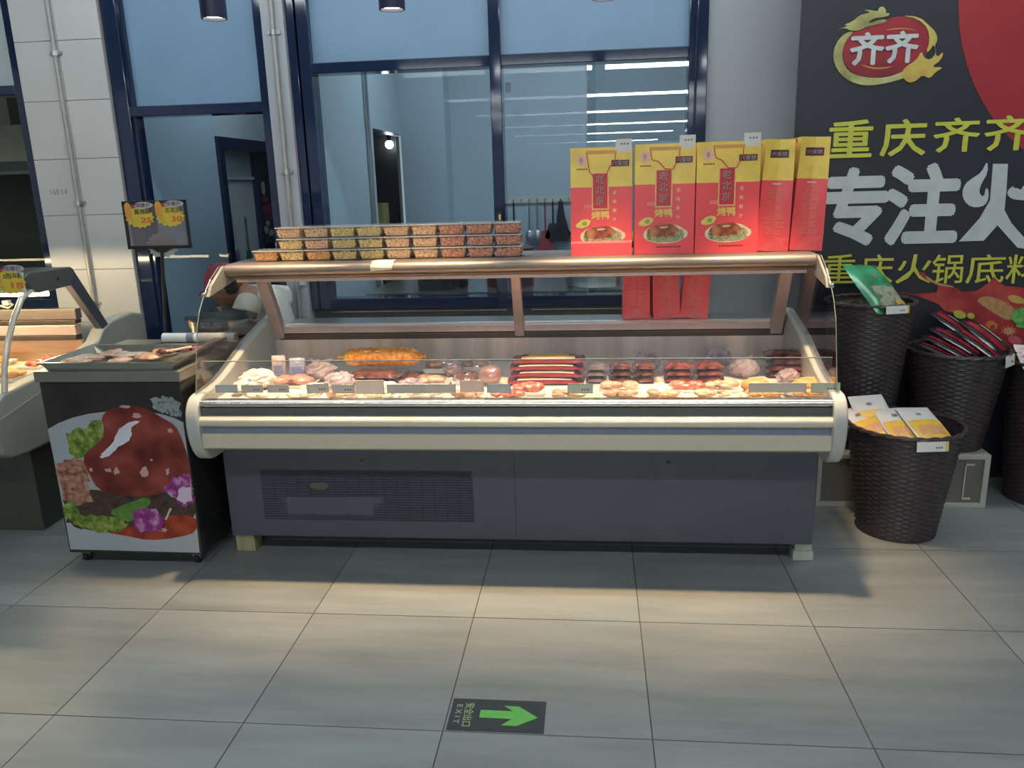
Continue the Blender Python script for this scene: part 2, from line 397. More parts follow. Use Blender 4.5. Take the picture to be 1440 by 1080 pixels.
# notice picture on the dark panel
np_ = thing('notice_poster', (-2.632, 6.40, 1.1), 'dark poster with red blossom and white patches beside the white door', 'poster')
MB().box(-2.638, -2.632, 6.27, 6.58, 1.08, 1.66).build('sheet', M('poster black', (0.02, 0.018, 0.03), 0.3), np_)
def yz_blob(name, cy, cz, ry, rz, mat, parent, x, seed, jit=0.25, n=18):
    pts = oval(cy, cz, ry, rz, n, jit, seed)
    me = bpy.data.meshes.new(name); me.from_pydata([(x, p[0], p[1]) for p in pts], [], [tuple(range(n))]); me.update()
    return place(name, me, mat, parent)
pk = M('poster crimson', (0.30, 0.03, 0.07), 0.4); pw = M('poster white', (0.5, 0.52, 0.56), 0.4)
for s, (cy, cz, ry, rz) in enumerate(((6.42, 1.36, .10, .05), (6.46, 1.30, .06, .035), (6.40, 1.42, .05, .04))): yz_blob('blossom', cy, cz, ry, rz, pk, np_, -2.631, s)
for s, (cy, cz, ry, rz) in enumerate(((6.36, 1.19, .05, .03), (6.46, 1.16, .06, .025), (6.40, 1.24, .04, .02), (6.38, 1.52, .035, .06))): yz_blob('white_patch', cy, cz, ry, rz, pw, np_, -2.631, s+9)
# utensils hung on the white door
def hung(name, x, y, ztop, L, kind, col, label, cat, facing='x'):
    t = thing(name, (x, y, ztop-L), label, cat)
    m = M('utensil '+col, {'steel': (0.5, 0.52, 0.54), 'green': (0.03, 0.15, 0.07), 'dark': (0.03, 0.025, 0.03), 'wood': (0.25, 0.14, 0.07), 'red': (0.35, 0.06, 0.08)}[col], 0.35, 0.8 if col == 'steel' else 0)
    MB().tube([(x, y, ztop), (x, y, ztop-L*0.62)], 0.008, 6).build('handle', m, t)
    MB().tube([(x, y, ztop-0.003), (x, y+0.008, ztop+0.010), (x, y, ztop+0.018), (x, y-0.008, ztop+0.010)], 0.0025, 5, closed=True).build('hanging_loop', m, t)
    w = 0.036 if kind != 'wide' else 0.07
    a, b = (0.006, w) if facing == 'x' else (w, 0.006)
    if kind == 'ladle':
        MB().ball((x, y, ztop-L*0.78), (max(a, .022), max(b, .022), L*0.17), 10, 8).build('bowl', m, t, smooth=True)
    else:
        top = w*0.45
        pts = [(-top, ztop-L*0.58), (top, ztop-L*0.58), (w, ztop-L*0.95), (w*0.8, ztop-L), (-w*0.8, ztop-L), (-w, ztop-L*0.95)]
        if facing == 'x': MB().prism([(y+p[0], p[1]) for p in pts], 'x', x-0.004, x+0.004).build('blade', m, t)
        else: MB().prism([(x+p[0], p[1]) for p in pts], 'y', y-0.004, y+0.004).build('blade', m, t)
    return t
hung('ladle', -2.632, 5.66, 1.32, 0.36, 'ladle', 'steel', 'steel ladle hung on the white door nearest the frame', 'ladle')
hung('ladle', -2.632, 5.76, 1.31, 0.34, 'ladle', 'steel', 'steel ladle hung second on the white door', 'ladle')
hung('spatula', -2.632, 5.98, 1.30, 0.42, 'wide', 'green', 'green broad spatula hung on the white door', 'spatula')
# utensil rail on the kitchen back wall
RY = 6.775
t = thing('utensil_rail', (-0.43, RY, 1.34), 'cream wall rail with hooks on the kitchen wall', 'rail')
MB().box(-0.75, -0.10, 6.779, 6.799, 1.335, 1.385).build('backboard', M('cream board', (0.48, 0.50, 0.44), 0.5), t)
for k in range(10):
    x = -0.715+k*0.065
    MB().tube([(x, RY+0.004, 1.365), (x, RY-0.02, 1.352), (x, RY-0.024, 1.362)], 0.004, 5).build('hook', M('hook metal', (0.12, 0.13, 0.13), 0.3, 0.8), t)
for k, kd, cl, L, nm, lb in ((1, 'blade', 'dark', .26, 'knife', 'dark slim turner on the second hook of the utensil rail'), (3, 'ladle', 'steel', .36, 'ladle', 'long steel ladle on the fourth hook of the utensil rail'),
                         (4, 'ladle', 'steel', .36, 'skimmer', 'long steel skimmer on the fifth hook of the utensil rail'), (5, 'wide', 'red', .40, 'spatula', 'faded red spatula on the sixth hook of the utensil rail'),
                         (6, 'wide', 'dark', .30, 'spatula', 'dark narrow-handled spatula on the seventh hook of the utensil rail'), (9, 'wide', 'steel', .26, 'scoop', 'steel scoop on the last hook of the utensil rail')):
    hung(nm, -0.715+k*0.065, RY-0.026, 1.340, L, kd, cl, lb, nm, facing='y')
t = thing('apron', (-0.27, RY-0.03, 1.02), 'dark cloth apron hanging from the kitchen utensil rail', 'apron')
pts = [(-0.275, 1.34), (-0.245, 1.34), (-0.225, 1.22), (-0.20, 1.12), (-0.175, 1.08), (-0.20, 1.02), (-0.36, 1.02), (-0.345, 1.09), (-0.30, 1.12), (-0.29, 1.24)]
MB().prism(pts, 'y', RY-0.045, RY-0.022).build('cloth', M('dark cloth', (0.03, 0.02, 0.03), 0.8, bump=0.3, bscale=20), t)
MB().tube([(-0.275, RY-0.03, 1.335), (-0.26, RY-0.03, 1.36), (-0.245, RY-0.03, 1.335)], 0.004, 5).build('neck_strap', black_plastic, t)
# doorway alcove on the left of the kitchen
al = thing('wall_alcove', (-1.8, 6.2, 0), kind='structure')
dk = M('dark alcove', (0.04, 0.05, 0.075), 0.3)
MB().box(-1.97, -1.95, 5.66, 6.79, 0, 1.95).build('alcove_side', dk, al)
MB().box(-1.95, -1.63, 5.66, 5.70, 0, 1.95).build('alcove_side', dk, al)
MB().box(-1.95, -1.63, 5.70, 6.79, 1.91, 1.95).build('alcove_top', dk, al)
t = thing('shelf', (-1.79, 6.5, 0), 'dark narrow shelf in the kitchen doorway', 'shelf')
MB().box(-1.94, -1.64, 6.25, 6.78, 1.155, 1.17).build('shelf_board', M('shelf brown', (0.22, 0.16, 0.11), 0.5), t)
for x in (-1.93, -1.65):
    for y in (6.27, 6.76): MB().box(x-0.01, x+0.01, y-0.01, y+0.01, 0.0, 1.155).build('leg', black_plastic, t)
t = thing('carton', (-1.77, 6.55, 1.1705), 'olive green carton on the shelf in the kitchen doorway', 'box')
MB().box(-1.88, -1.68, 6.45, 6.65, 1.1705, 1.37).build('box_body', M('olive card', (0.26, 0.27, 0.09), 0.5), t, bevel=0.004)
MB().box(-1.80, -1.74, 6.446, 6.45, 1.27, 1.31).build('box_label', white_card, t)
MB().box(-1.88, -1.68, 6.53, 6.57, 1.37, 1.372).build('packing_tape', M('tape', (0.4, 0.33, 0.2), 0.3), t)
t = thing('glow_dot', (-1.66, 6.72, 1.80), 'small glowing globe for a reflected bright dot inside the kitchen doorway', 'lamp')  # glowing globe added to stand in for a lamp's reflected bright dot
MB().ball((-1.66, 6.72, 1.835), 0.034, 14, 10).build('globe', M('glow globe', (1.0, 0.98, 0.95), 0.3, 0, 0, emit=10.0), t, smooth=True)
MB().tube([(-1.66, 6.72, 1.865), (-1.66, 6.72, 1.91)], 0.018, 10).build('globe_base', black_plastic, t)
# kitchen worktop with pots, seen through the display case
t = thing('prep_table', (-0.5, 5.3, 0), 'steel kitchen worktop behind the shop window', 'table')
MB().box(-1.45, 0.9, 5.0, 5.7, 0.80, 0.84).build('table_top', steel, t)
MB().box(-1.40, 0.85, 5.05, 5.65, 0.25, 0.27).build('under_shelf', steel, t)
for x in (-1.40, -0.3, 0.85):
    for y in (5.04, 5.66): MB().box(x-0.02, x+0.02, y-0.02, y+0.02, 0, 0.80).build('leg', steel, t)
def pot(x, y, r, h, z, mat, label, lid=True, name='pot'):
    t = thing(name, (x, y, z), label, 'pot')
    MB().lathe([(0.0, 0), (r*0.96, 0), (r, 0.012), (r, h), (r-0.004, h), (r-0.004, 0.01), (0, 0.01)], 28, (x, y, z)).build('pot_body', mat, t, smooth=True)
    if lid:
        l = MB().lathe([(r+0.006, 0), (r+0.006, 0.008), (r*0.7, 0.025), (0.02, 0.035), (0, 0.035)], 28, (x, y, z+h)).build('lid', mat, t, smooth=True)
        MB().lathe([(0.008, 0), (0.008, 0.012), (0.018, 0.018), (0.018, 0.028), (0, 0.03)], 12, (x, y, z+h+0.034)).build('knob', black_plastic, l, smooth=True)
    for s in (-1, 1):
        MB().tube([(x+s*r, y-0.03, z+h*0.7), (x+s*(r+0.03), y-0.03, z+h*0.72), (x+s*(r+0.03), y+0.03, z+h*0.72), (x+s*r, y+0.03, z+h*0.7)], 0.005, 6).build('handle', steel, t)
    return t
darkpot = M('dark pot', (0.03, 0.03, 0.035), 0.3, 0.5)
pot(-1.0, 5.30, 0.17, 0.20, 0.84, darkpot, 'black lidded pot on the kitchen worktop, leftmost')
pot(-0.55, 5.35, 0.16, 0.24, 0.84, M('maroon pot', (0.10, 0.02, 0.03), 0.3), 'maroon lidded pot on the kitchen worktop beside the black one')
pot(0.0, 5.30, 0.18, 0.16, 0.84, steel, 'wide steel pot without lid on the kitchen worktop', lid=False)
# extractor hood and range behind the far left window
t = thing('extractor_hood', (-4.2, 5.6, 1.6), 'long steel extractor hood behind the far left window', 'hood')
MB().prism([(5.2, 1.66), (5.2, 1.74), (5.55, 2.0), (6.2, 2.0), (6.2, 1.66)], 'x', -6.0, -3.0).build('canopy', M('hood steel', (0.34, 0.34, 0.32), 0.35, 0.7, 0.1, 4), t)
MB().box(-6.0, -3.0, 5.19, 5.2, 1.655, 1.675).build('drip_edge', chrome, t)
MB().box(-4.8, -4.2, 5.7, 6.1, 2.0, 2.95).build('duct', M('hood steel', (0.34, 0.34, 0.32)), t)
MB().box(-6.0, -2.66, 6.3, 6.4, 0, 2.95).build('wall_range_back', M('grey kitchen wall', (0.22, 0.22, 0.20), 0.5), kind='structure')
# unseen kitchen ceiling lamps, added to light the rooms behind the glass
def batten(x0, x1, y, z, power, col, label, group, w=0.12, name='ceiling_light'):
    t = thing(name, ((x0+x1)/2, y, z), label, 'ceiling light', group)
    MB().box(x0, x1, y-w/2, y+w/2, z-0.03, z).build('housing', M('lamp housing', (0.6, 0.6, 0.6), 0.4), t)
    MB().box(x0+0.02, x1-0.02, y-w/2+0.008, y+w/2-0.008, z-0.042, z-0.0302).build('diffuser', M('diffuser %.1f' % power, col, 0.3, 0, 0, emit=power), t)
batten(-1.2, 1.2, 5.5, 2.95, 16.0, (0.90, 0.96, 1.0), 'unseen white LED batten added to light the kitchen', None, 0.25)
batten(-2.5, -1.8, 5.3, 2.95, 22.0, (0.90, 0.96, 1.0), 'unseen short white LED batten added to light the storeroom', None, 0.25)
batten(-4.9, -3.5, 5.0, 2.94, 8.0, (1.0, 0.93, 0.82), 'unseen warm LED batten added over the far left kitchen range', None, 0.2)
# hall ceiling battens, row after row; first one unseen, added to light the wall
names = ['added nearest', 'second', 'third', 'fourth', 'fifth', 'sixth', 'seventh', 'eighth', 'ninth']
for k, y in enumerate((3.35, 0.2, -5.9, -10.7, -15.5, -21.0, -27.0, -35.0)):
    w = 0.16 if k < 2 else 0.5
    batten(-3.4, 3.4, y, 3.4, STRIP_POWER, (0.88, 0.97, 1.0), 'long white LED batten on the hall ceiling, %s row from the counter' % names[k], 'LED battens of the hall ceiling', w)

# ------------------------------------------------------------------ pendant downlights over the counter
def pendant(x, y, z, label):
    t = thing('pendant_lamp', (x, y, z), label, 'lamp', 'pendant lamps over the counter')
    navy = M('navy lamp shade', (0.010, 0.018, 0.06), 0.35, 0, 0.05)
    MB().lathe([(0.040, 0.012), (0.040, 0.0), (0.046, 0.0), (0.046, 0.25), (0.015, 0.262), (0.0, 0.262)], 28, (x, y, z)).build('shade', navy, t, smooth=True)
    MB().lathe([(0.0385, 0.0105), (0.0385, 0.014), (0, 0.014)], 24, (x, y, z)).build('lens', M('lamp lens', (1.0, 0.86, 0.68), 0.3, 0, 0, emit=8.0), t)
    MB().tube([(x, y, z+0.26), (x, y, 3.4)], 0.004, 6).build('cord', black_plastic, t)
    L = bpy.data.lights.new('pendant_beam', 'SPOT'); L.energy = PENDANT_POWER; L.color = WARM
    L.spot_size = math.radians(53); L.spot_blend = 1.0; L.shadow_soft_size = 0.035
    o = bpy.data.objects.new('pendant_beam', L); C.objects.link(o); o.parent = t; o.location = (0, 0, -0.004)
for x, lb in ((-1.355, 'navy cylinder pendant lamp above the left end of the counter'), (-0.70, 'navy cylinder pendant lamp left of the window mullion'),
              (0.045, 'navy cylinder pendant lamp right of the window mullion'), (0.68, 'navy cylinder pendant lamp above the right end of the counter')):
    pendant(x, 3.0, 2.115, lb)

# ------------------------------------------------------------------ the refrigerated deli counter
dc = thing('deli_counter', (-0.335, 3.35, 0.08), 'long cream and grey refrigerated deli counter with glass display and canopy', 'counter')
base_grey = M('slate powder coat', (0.070, 0.075, 0.095), 0.42, 0, 0.06, 4)
cream = M('cream bumper', (0.54, 0.49, 0.38), 0.30, 0, 0.03)
cap_mat = M('pale plastic end cap', (0.43, 0.44, 0.415), 0.38, 0, 0.04)
bl, br = -1.527, 0.860
MB().box(-1.54, 0.866, 3.02, 3.72, 0.08, 0.47).build('base', base_grey, dc, bevel=0.004)
MB().box(-1.385, -0.49, 3.017, 3.0195, 0.160, 0.380).build('vent_backing', M('vent recess shade', (0.038, 0.041, 0.050), 0.6), dc)  # flat dark plate, its colour paints the shade of a recess behind the slats
vs = MB()
for r in range(19):
    z = 0.166+r*0.0112
    for c in range(17):
        x = -1.380+c*0.0522
        if 2 <= r <= 8 and -1.31 < x < -0.95+0.008*(r-2): continue
        vs.prism([(3.0172, z), (3.0172, z+0.0068), (3.010, z+0.0022)], 'x', x, x+0.0488)
vs.build('vent_slats', base_grey, dc, kind='stuff')
MB().prism([(-1.29, 0.186), (-0.91, 0.186), (-0.86, 0.268), (-1.305, 0.262)], 'y', 3.0150, 3.0172).build('vent_blank_panel', base_grey, dc)
flat_ = [(p[0], p[1]) for p in oval(-1.125, 0.315, 0.040, 0.020, 14, .25, 4)]
MB().prism(flat_, 'y', 3.0088, 3.0098).build('vent_stain', M('grease stain', (0.085, 0.080, 0.066), 0.7), dc)
for x, z in ((-0.945, 0.425), (0.295, 0.425)):
    MB().tube([(x, 3.021, z), (x, 3.016, z)], 0.006, 10).build('screw', black_plastic, dc)
MB().box(-0.318, -0.316, 3.0185, 3.0205, 0.09, 0.46).build('panel_seam', M('dark panel joint', (0.03, 0.032, 0.038)), dc)  # dark joint line between the base panels
for x in (-1.45, 0.80):
    MB().tube([(x, 3.62, 0.0), (x, 3.62, 0.09)], 0.025, 12).build('foot', black_plastic, dc)
# insulated tank behind the bumper
MB().prism([(2.885, 0.530), (2.93, 0.522), (3.03, 0.471), (3.72, 0.471), (3.72, 0.70), (3.66, 0.70), (3.66, 0.655), (2.95, 0.655), (2.95, 0.705), (2.885, 0.705)], 'x', bl, br).build('tank', cap_mat, dc)
# bumper, strip by strip
MB().prism([(2.90, 0.522), (2.862, 0.524), (2.850, 0.534), (2.850, 0.592), (2.90, 0.592)], 'x', bl, br).build('lower_bumper', cream, dc, smooth=True)
MB().box(bl, br, 2.861, 2.90, 0.592, 0.617).build('blue_strip', M('blue grey strip', (0.17, 0.20, 0.27), 0.35), dc)
def bulge(y0, zc, r, n=9, back=2.90):
    return [(back, zc-r)]+[(y0+0.020-0.020*math.cos(t), zc+r*math.sin(t)) for t in [(-math.pi/2+math.pi*i/(n-1)) for i in range(n)]]+[(back, zc+r)]
MB().prism(bulge(2.842, 0.640, 0.022), 'x', bl, br).build('rounded_rail', M('cream metal rail', (0.72, 0.67, 0.54), 0.22, 0.35, 0.02), dc, smooth=True)
MB().box(bl, br, 2.866, 2.90, 0.663, 0.693).build('dark_strip', M('dark strip', (0.10, 0.105, 0.10), 0.3), dc)
MB().prism(bulge(2.860, 0.708, 0.0155), 'x', bl, br).build('chrome_rail', chrome, dc, smooth=True)
# end caps
cap = [(3.00, 0.462), (2.93, 0.462), (2.885, 0.478), (2.853, 0.515), (2.834, 0.565), (2.826, 0.62), (2.832, 0.675), (2.852, 0.715), (2.885, 0.738),
       (2.95, 0.742), (3.05, 0.752), (3.14, 0.775), (3.21, 0.798), (3.30, 0.828), (3.38, 0.857), (3.50, 0.885), (3.60, 0.905), (3.70, 0.925), (3.74, 0.92), (3.74, 0.462)]
for x0, x1 in ((-1.578, bl), (br, 0.908)):
    MB().prism(smooth_poly(cap, 2), 'x', x0, x1).build('end_cap', cap_mat, dc, bevel=0.008, seg=3, smooth=True)
# display deck and steel back wall
MB().box(bl+0.001, br-0.001, 2.951, 3.655, 0.660, 0.694).build('display_deck', M('pale display deck', (0.80, 0.74, 0.66), 0.35, 0, 0.06, 6), dc)
wavy = M('steel with painted reflections', (0.60, 0.52, 0.48), 0.34, 0.45, 0.22, 7, stretch=(1.6, 1, 0.05), bump=0.15, bscale=9)  # vertical reflections and the lit deck's pinkish glow painted into the steel
MB().box(bl+0.001, br-0.001, 3.657, 3.672, 0.70, 0.806).build('inner_back_wall', wavy, dc)
MB().prism([(2.936, 0.706), (2.948, 0.728), (2.951, 0.728), (2.942, 0.706)], 'x', bl+0.01, br-0.01).build('price_rail', GLASS('clear price rail', (0.95, 0.95, 0.93), 0.8), dc)
# glass
MB().box(bl-0.004, br+0.004, 2.925, 2.931, 0.712, 0.864).build('front_glass', GLASS('front glass', (0.96, 0.96, 0.96), 0.9, haze=0.035, hcol=(0.9, 0.78, 0.72)), dc)
MB().box(bl-0.004, br+0.004, 2.9245, 2.9315, 0.864, 0.8665).build('front_glass_edge', glass_edge, dc)
side = [(2.895, 0.745), (2.912, 0.80), (2.93, 0.866), (2.97, 0.995), (3.01, 1.06), (3.06, 1.11), (3.13, 1.165), (3.215, 1.207), (3.60, 1.207), (3.70, 0.93),
        (3.60, 0.91), (3.50, 0.89), (3.38, 0.862), (3.30, 0.833), (3.21, 0.803), (3.14, 0.78), (3.05, 0.757), (2.95, 0.747)]
for x in (-1.553, 0.880):
    MB().prism(side, 'x', x-0.003, x+0.003).build('side_glass', GLASS('side glass', (0.80, 0.80, 0.80), 1.0), dc)
    MB().tube([(x, p[0], p[1]) for p in side[:8]], 0.0014, 6).build('side_glass_edge', glass_edge, dc)
    MB().box(x-0.009, x+0.009, 3.05, 3.066, 1.100, 1.118).build('glass_clip', chrome, dc, bevel=0.003)
# canopy
MB().prism([(3.250, 1.160), (3.232, 1.166), (3.224, 1.176), (3.224, 1.192), (3.232, 1.204), (3.255, 1.212), (3.615, 1.212), (3.615, 1.160)], 'x', -1.535, 0.866).build('canopy', steel_warm, dc, smooth=True)
bronze = M('brown metal profile', (0.10, 0.075, 0.062), 0.38, 0.5, 0.08, 6)
MB().prism([(3.262, 1.146), (3.252, 1.158), (3.60, 1.158), (3.60, 1.146)], 'x', -1.52, 0.85).build('canopy_trim', bronze, dc)
MB().box(-1.51, 0.845, 3.275, 3.295, 1.132, 1.146).build('canopy_lip', M('pinkish bounce lit metal', (0.58, 0.45, 0.41), 0.34, 0.4), dc)  # pinkish metal, its colour raised for light bouncing off the deck
for x0, x1 in ((-1.549, -1.536), (0.867, 0.876)):
    MB().prism([(3.07, 1.10), (3.10, 1.14), (3.225, 1.206), (3.60, 1.206), (3.60, 1.14), (3.30, 1.135)], 'x', x0, x1).build('canopy_end_plate', M('grey end plate', (0.32, 0.32, 0.29), 0.35, 0.5), dc)
post = M('pinkish bounce lit metal', (0.42, 0.33, 0.30))
for x0, x1 in ((-1.53, -1.478), (-0.362, -0.318), (0.800, 0.852)):
    MB().prism([(3.490, 1.150), (3.535, 1.150), (3.710, 0.82), (3.665, 0.80)], 'x', x0, x1).build('canopy_post', post, dc, bevel=0.004)
# rear rails, ledge and sliding doors
MB().box(-1.50, 0.85, 3.665, 3.745, 0.835, 0.868).build('rear_rail', post, dc, bevel=0.003)
MB().box(-1.50, 0.85, 3.658, 3.72, 0.804, 0.833).build('rear_lower_rail', bronze, dc, bevel=0.002)
MB().box(-1.50, 0.85, 3.746, 3.92, 0.850, 0.868).build('service_ledge', steel, dc, bevel=0.003)
MB().box(-1.50, 0.85, 3.73, 3.76, 0.47, 0.849).build('rear_panel', cap_mat, dc)
def lean(x0, x1, off, name, mat):
    a = Vector((3.545+off, 1.147)); b = Vector((3.705+off, 0.869))
    MB().add([(x0, a.x, a.y), (x1, a.x, a.y), (x1, b.x, b.y), (x0, b.x, b.y), (x0, a.x+0.005, a.y), (x1, a.x+0.005, a.y), (x1, b.x+0.005, b.y), (x0, b.x+0.005, b.y)],
             [(3,2,1,0),(4,5,6,7),(0,1,5,4),(1,2,6,5),(2,3,7,6),(3,0,4,7)]).build(name, mat, dc)
lean(-1.475, -0.33, 0.0, 'sliding_glass_door', glass_clear)
lean(-0.35, 0.80, 0.012, 'sliding_glass_door', glass_clear)
for x0, x1 in ((-1.24, -0.40), (-0.28, 0.15)):
    MB().tube([(x0, 3.68, 0.935), (x1, 3.68, 0.935)], 0.0022, 6).build('door_edge_strip', chrome, dc)
# paper note stuck over the canopy lip
nt_ = MB().add([(-0.905, 3.300, 1.2135), (-0.815, 3.300, 1.2135), (-0.905, 3.245, 1.2135), (-0.815, 3.245, 1.2135), (-0.908, 3.2205, 1.196), (-0.815, 3.2205, 1.198), (-0.908, 3.2185, 1.176), (-0.818, 3.2185, 1.181)],
               [(0, 2, 3, 1), (2, 4, 5, 3), (4, 6, 7, 5)]).build('paper_note', M('pale yellow paper', (0.85, 0.80, 0.55), 0.6), smooth=True)
tag(nt_, 'pale yellow paper note stuck over the canopy front edge', 'note'); at_base(nt_, (-0.86, 3.22, 1.176))
sm = nt_.modifiers.new('thick', 'SOLIDIFY'); sm.thickness = 0.0008; sm.offset = 1
pn = MB().box(-1.645, -1.60, 4.33, 4.332, 0.985, 1.05).build('paper_note', M('white note paper', (0.62, 0.62, 0.66), 0.6))
tag(pn, 'small white paper slip on the narrow pilaster behind the seated worker', 'note'); at_base(pn, (-1.62, 4.33, 0.985))

# supporting blocks
def block(x0, x1, y0, y1, z0, z1, mat, label):
    o = MB().box(x0, x1, y0, y1, z0, z1).build('support_block', mat, bevel=0.004)
    tag(o, label, 'block'); at_base(o, ((x0+x1)/2, (y0+y1)/2, z0))
block(-1.535, -1.452, 3.035, 3.115, 0.0, 0.0795, MIX('raw wood', [(0.26, 0.21, 0.12), (0.36, 0.30, 0.18)], 9, 0.7, stretch=(8, 1, 1)), 'tan wooden block under the left front corner of the counter')
gb = M('pale green stone', (0.36, 0.40, 0.34), 0.6, 0, 0.2, 20, bump=0.3)
block(0.800, 0.880, 3.04, 3.11, 0.0, 0.041, gb, 'pale green block on the floor, lower of two under the right front corner')
block(0.806, 0.874, 3.045, 3.11, 0.0415, 0.0795, gb, 'pale green block directly beneath the counter, upper of the right pair')

# ------------------------------------------------------------------ price tags along the front of the display
def price_tag(x0, x1, z0, z1, col, rim, label, tilt=0.0, y=2.9425):
    t = thing('price_tag', ((x0+x1)/2, y, z0), label, 'price tag', 'price tags in the display', rot=(0, 0, tilt))
    w = (x1-x0)/2; h = z1-z0
    MB().box(-w, w, -0.0015, 0.0015, 0, h).build('card', M('tag '+rim, col, 0.45, 0, 0.04), t, world=False)
    r = {'green': (0.25, 0.45, 0.20), 'grey': (0.40, 0.43, 0.44), 'blue': (0.25, 0.38, 0.45), 'pink': (0.8, 0.62, 0.52), 'peach': (0.75, 0.5, 0.38)}[rim]
    mt = M('tag rim '+rim, r, 0.4)
    f = MB()
    for a in ((-w, w, h-0.003, h), (-w, w, 0, 0.003), (-w, -w+0.003, 0, h), (w-0.003, w, 0, h)): f.box(a[0], a[1], -0.0024, -0.0016, a[2], a[3])
    f.build('rim', mt, t, world=False)
    if rim in ('green', 'grey') and x1-x0 < 0.13:
        p = MB()
        for k in range(3): p.box(w*0.1+k*w*0.22, w*0.1+k*w*0.22+w*0.14, -0.0022, -0.0016, h*0.3, h*0.5)
        p.build('print', M('tag print', (0.15, 0.17, 0.16), 0.6), t, world=False)
pxX = lambda px, Y: (px-832)*0.00307*Y/3.3
for a, b, y0, y1, c, r, lb, tl in ((287, 320, 541, 552, (0.42, 0.50, 0.56), 'blue', 'blue-grey price tag at the far left of the display', 0),
        (326, 358, 541, 552, (0.50, 0.50, 0.46), 'grey', 'grey price tag, second from the left in the display', 0),
        (365, 397, 541, 552, (0.50, 0.51, 0.47), 'grey', 'grey price tag, third from the left in the display', 0),
        (424, 455, 540, 553, (0.38, 0.42, 0.42), 'grey', 'tilted grey price tag with dark print, fourth from the left', 0.25),
        (461, 494, 541, 553, (0.46, 0.48, 0.44), 'grey', 'grey price tag just left of the pink paper card', 0),
        (495, 537, 535, 557, (0.80, 0.68, 0.60), 'pink', 'pink paper price card standing below the orange roll', 0),
        (541, 640, 541, 553, (0.52, 0.52, 0.48), 'grey', 'long grey price strip right of the pink paper card', 0),
        (646, 680, 536, 552, (0.80, 0.60, 0.50), 'peach', 'peach paper price card in front of the round sausage', 0),
        (684, 718, 541, 553, (0.42, 0.54, 0.60), 'blue', 'light blue price tag near the middle of the display', 0),
        (797, 832, 541, 554, (0.50, 0.56, 0.46), 'green', 'green-rimmed price tag below the red and yellow packs', 0),
        (1042, 1118, 541, 553, (0.46, 0.50, 0.52), 'grey', 'long grey price strip near the right end of the display', 0),
        (1124, 1162, 541, 554, (0.50, 0.62, 0.46), 'green', 'green-rimmed price tag at the far right of the display', 0)):
    z1 = 0.733+(552.5-y0)*0.0029; z0 = 0.733+(552.5-y1)*0.0029
    price_tag(pxX(a, 2.945), pxX(b, 2.945), max(z0, 0.7285), z1, c, r, lb, tl, 2.9415 if tl == 0 else 2.9435)

# ------------------------------------------------------------------ tubs of nuts stacked on the canopy
tub_glass = GLASS('clear tub plastic', (0.97, 0.97, 0.97), 0.8, haze=0.04)
lid_mat = GLASS('milky lid plastic', (0.85, 0.85, 0.85), 1.0, 0.1, haze=0.60, hcol=(0.92, 0.86, 0.80))
TW, TD, TH = 0.113, 0.125, 0.0475
w, d = TW/2, TD/2
tub_me = MB().taper(-w+0.002, w-0.002, -d+0.002, d-0.002, 0.0, TH-0.006, 0.84).mesh('tub'); tub_me.materials.append(tub_glass)
lm = MB().box(-w, w, -d, d, TH-0.006, TH-0.001)
lid_me = lm.mesh('lid'); lid_me.materials.append(lid_mat)
def lumps(w0, d0, h, n, seed, k=0.86):
    rn = random.Random(seed); mb = MB()
    mb.taper(-w0, w0, -d0, d0, 0.003, h-0.006, k)
    for i in range(n):
        side_ = rn.random()
        zz = rn.uniform(0.008, h-0.004); q = k+(1-k)*zz/h
        if side_ < 0.55: x, y = rn.uniform(-w0, w0)*q*0.94, -d0*q*0.985
        elif side_ < 0.70: x, y = (1 if rn.random() < .5 else -1)*w0*q*0.985, rn.uniform(-d0, d0)*q
        else: x, y, zz = rn.uniform(-w0, w0)*0.92, rn.uniform(-d0, d0)*0.92, h-0.006
        r = rn.uniform(0.0045, 0.0075)
        mb.ball((x, y, zz), (r, r*0.6 if side_ < .55 else r, r*0.8), 6, 4)
    return mb.mesh('nuts', smooth=True)
nut_cols = {'yellow': ('pale yellow nuts', [(0.50, 0.32, 0.10), (0.82, 0.58, 0.22), (0.88, 0.70, 0.34)]), 'orange': ('orange spiced nuts', [(0.60, 0.22, 0.06), (0.86, 0.40, 0.14), (0.88, 0.58, 0.28)]),
            'tan': ('tan peanuts', [(0.55, 0.26, 0.12), (0.82, 0.50, 0.28), (0.90, 0.64, 0.42)]), 'brown': ('red-brown peanuts', [(0.34, 0.10, 0.07), (0.66, 0.27, 0.16), (0.82, 0.46, 0.30)])}
nut_me = {}
for c, (nm, cols) in nut_cols.items():
    for v in range(2):
        m_ = lumps(w-0.005, d-0.005, TH-0.007, 120, 31*v+len(c))
        m_.materials.append(MIX(nm, cols, 90, 0.5, bump=0.2)); nut_me[c, v] = m_
ords = ['first', 'second', 'third', 'fourth', 'fifth', 'sixth', 'seventh', 'eighth', 'ninth', 'tenth']
cols_ = ['orange', 'yellow', 'orange', 'yellow', 'yellow', 'tan', 'tan', 'brown', 'brown', 'brown']
pitch = 0.1163
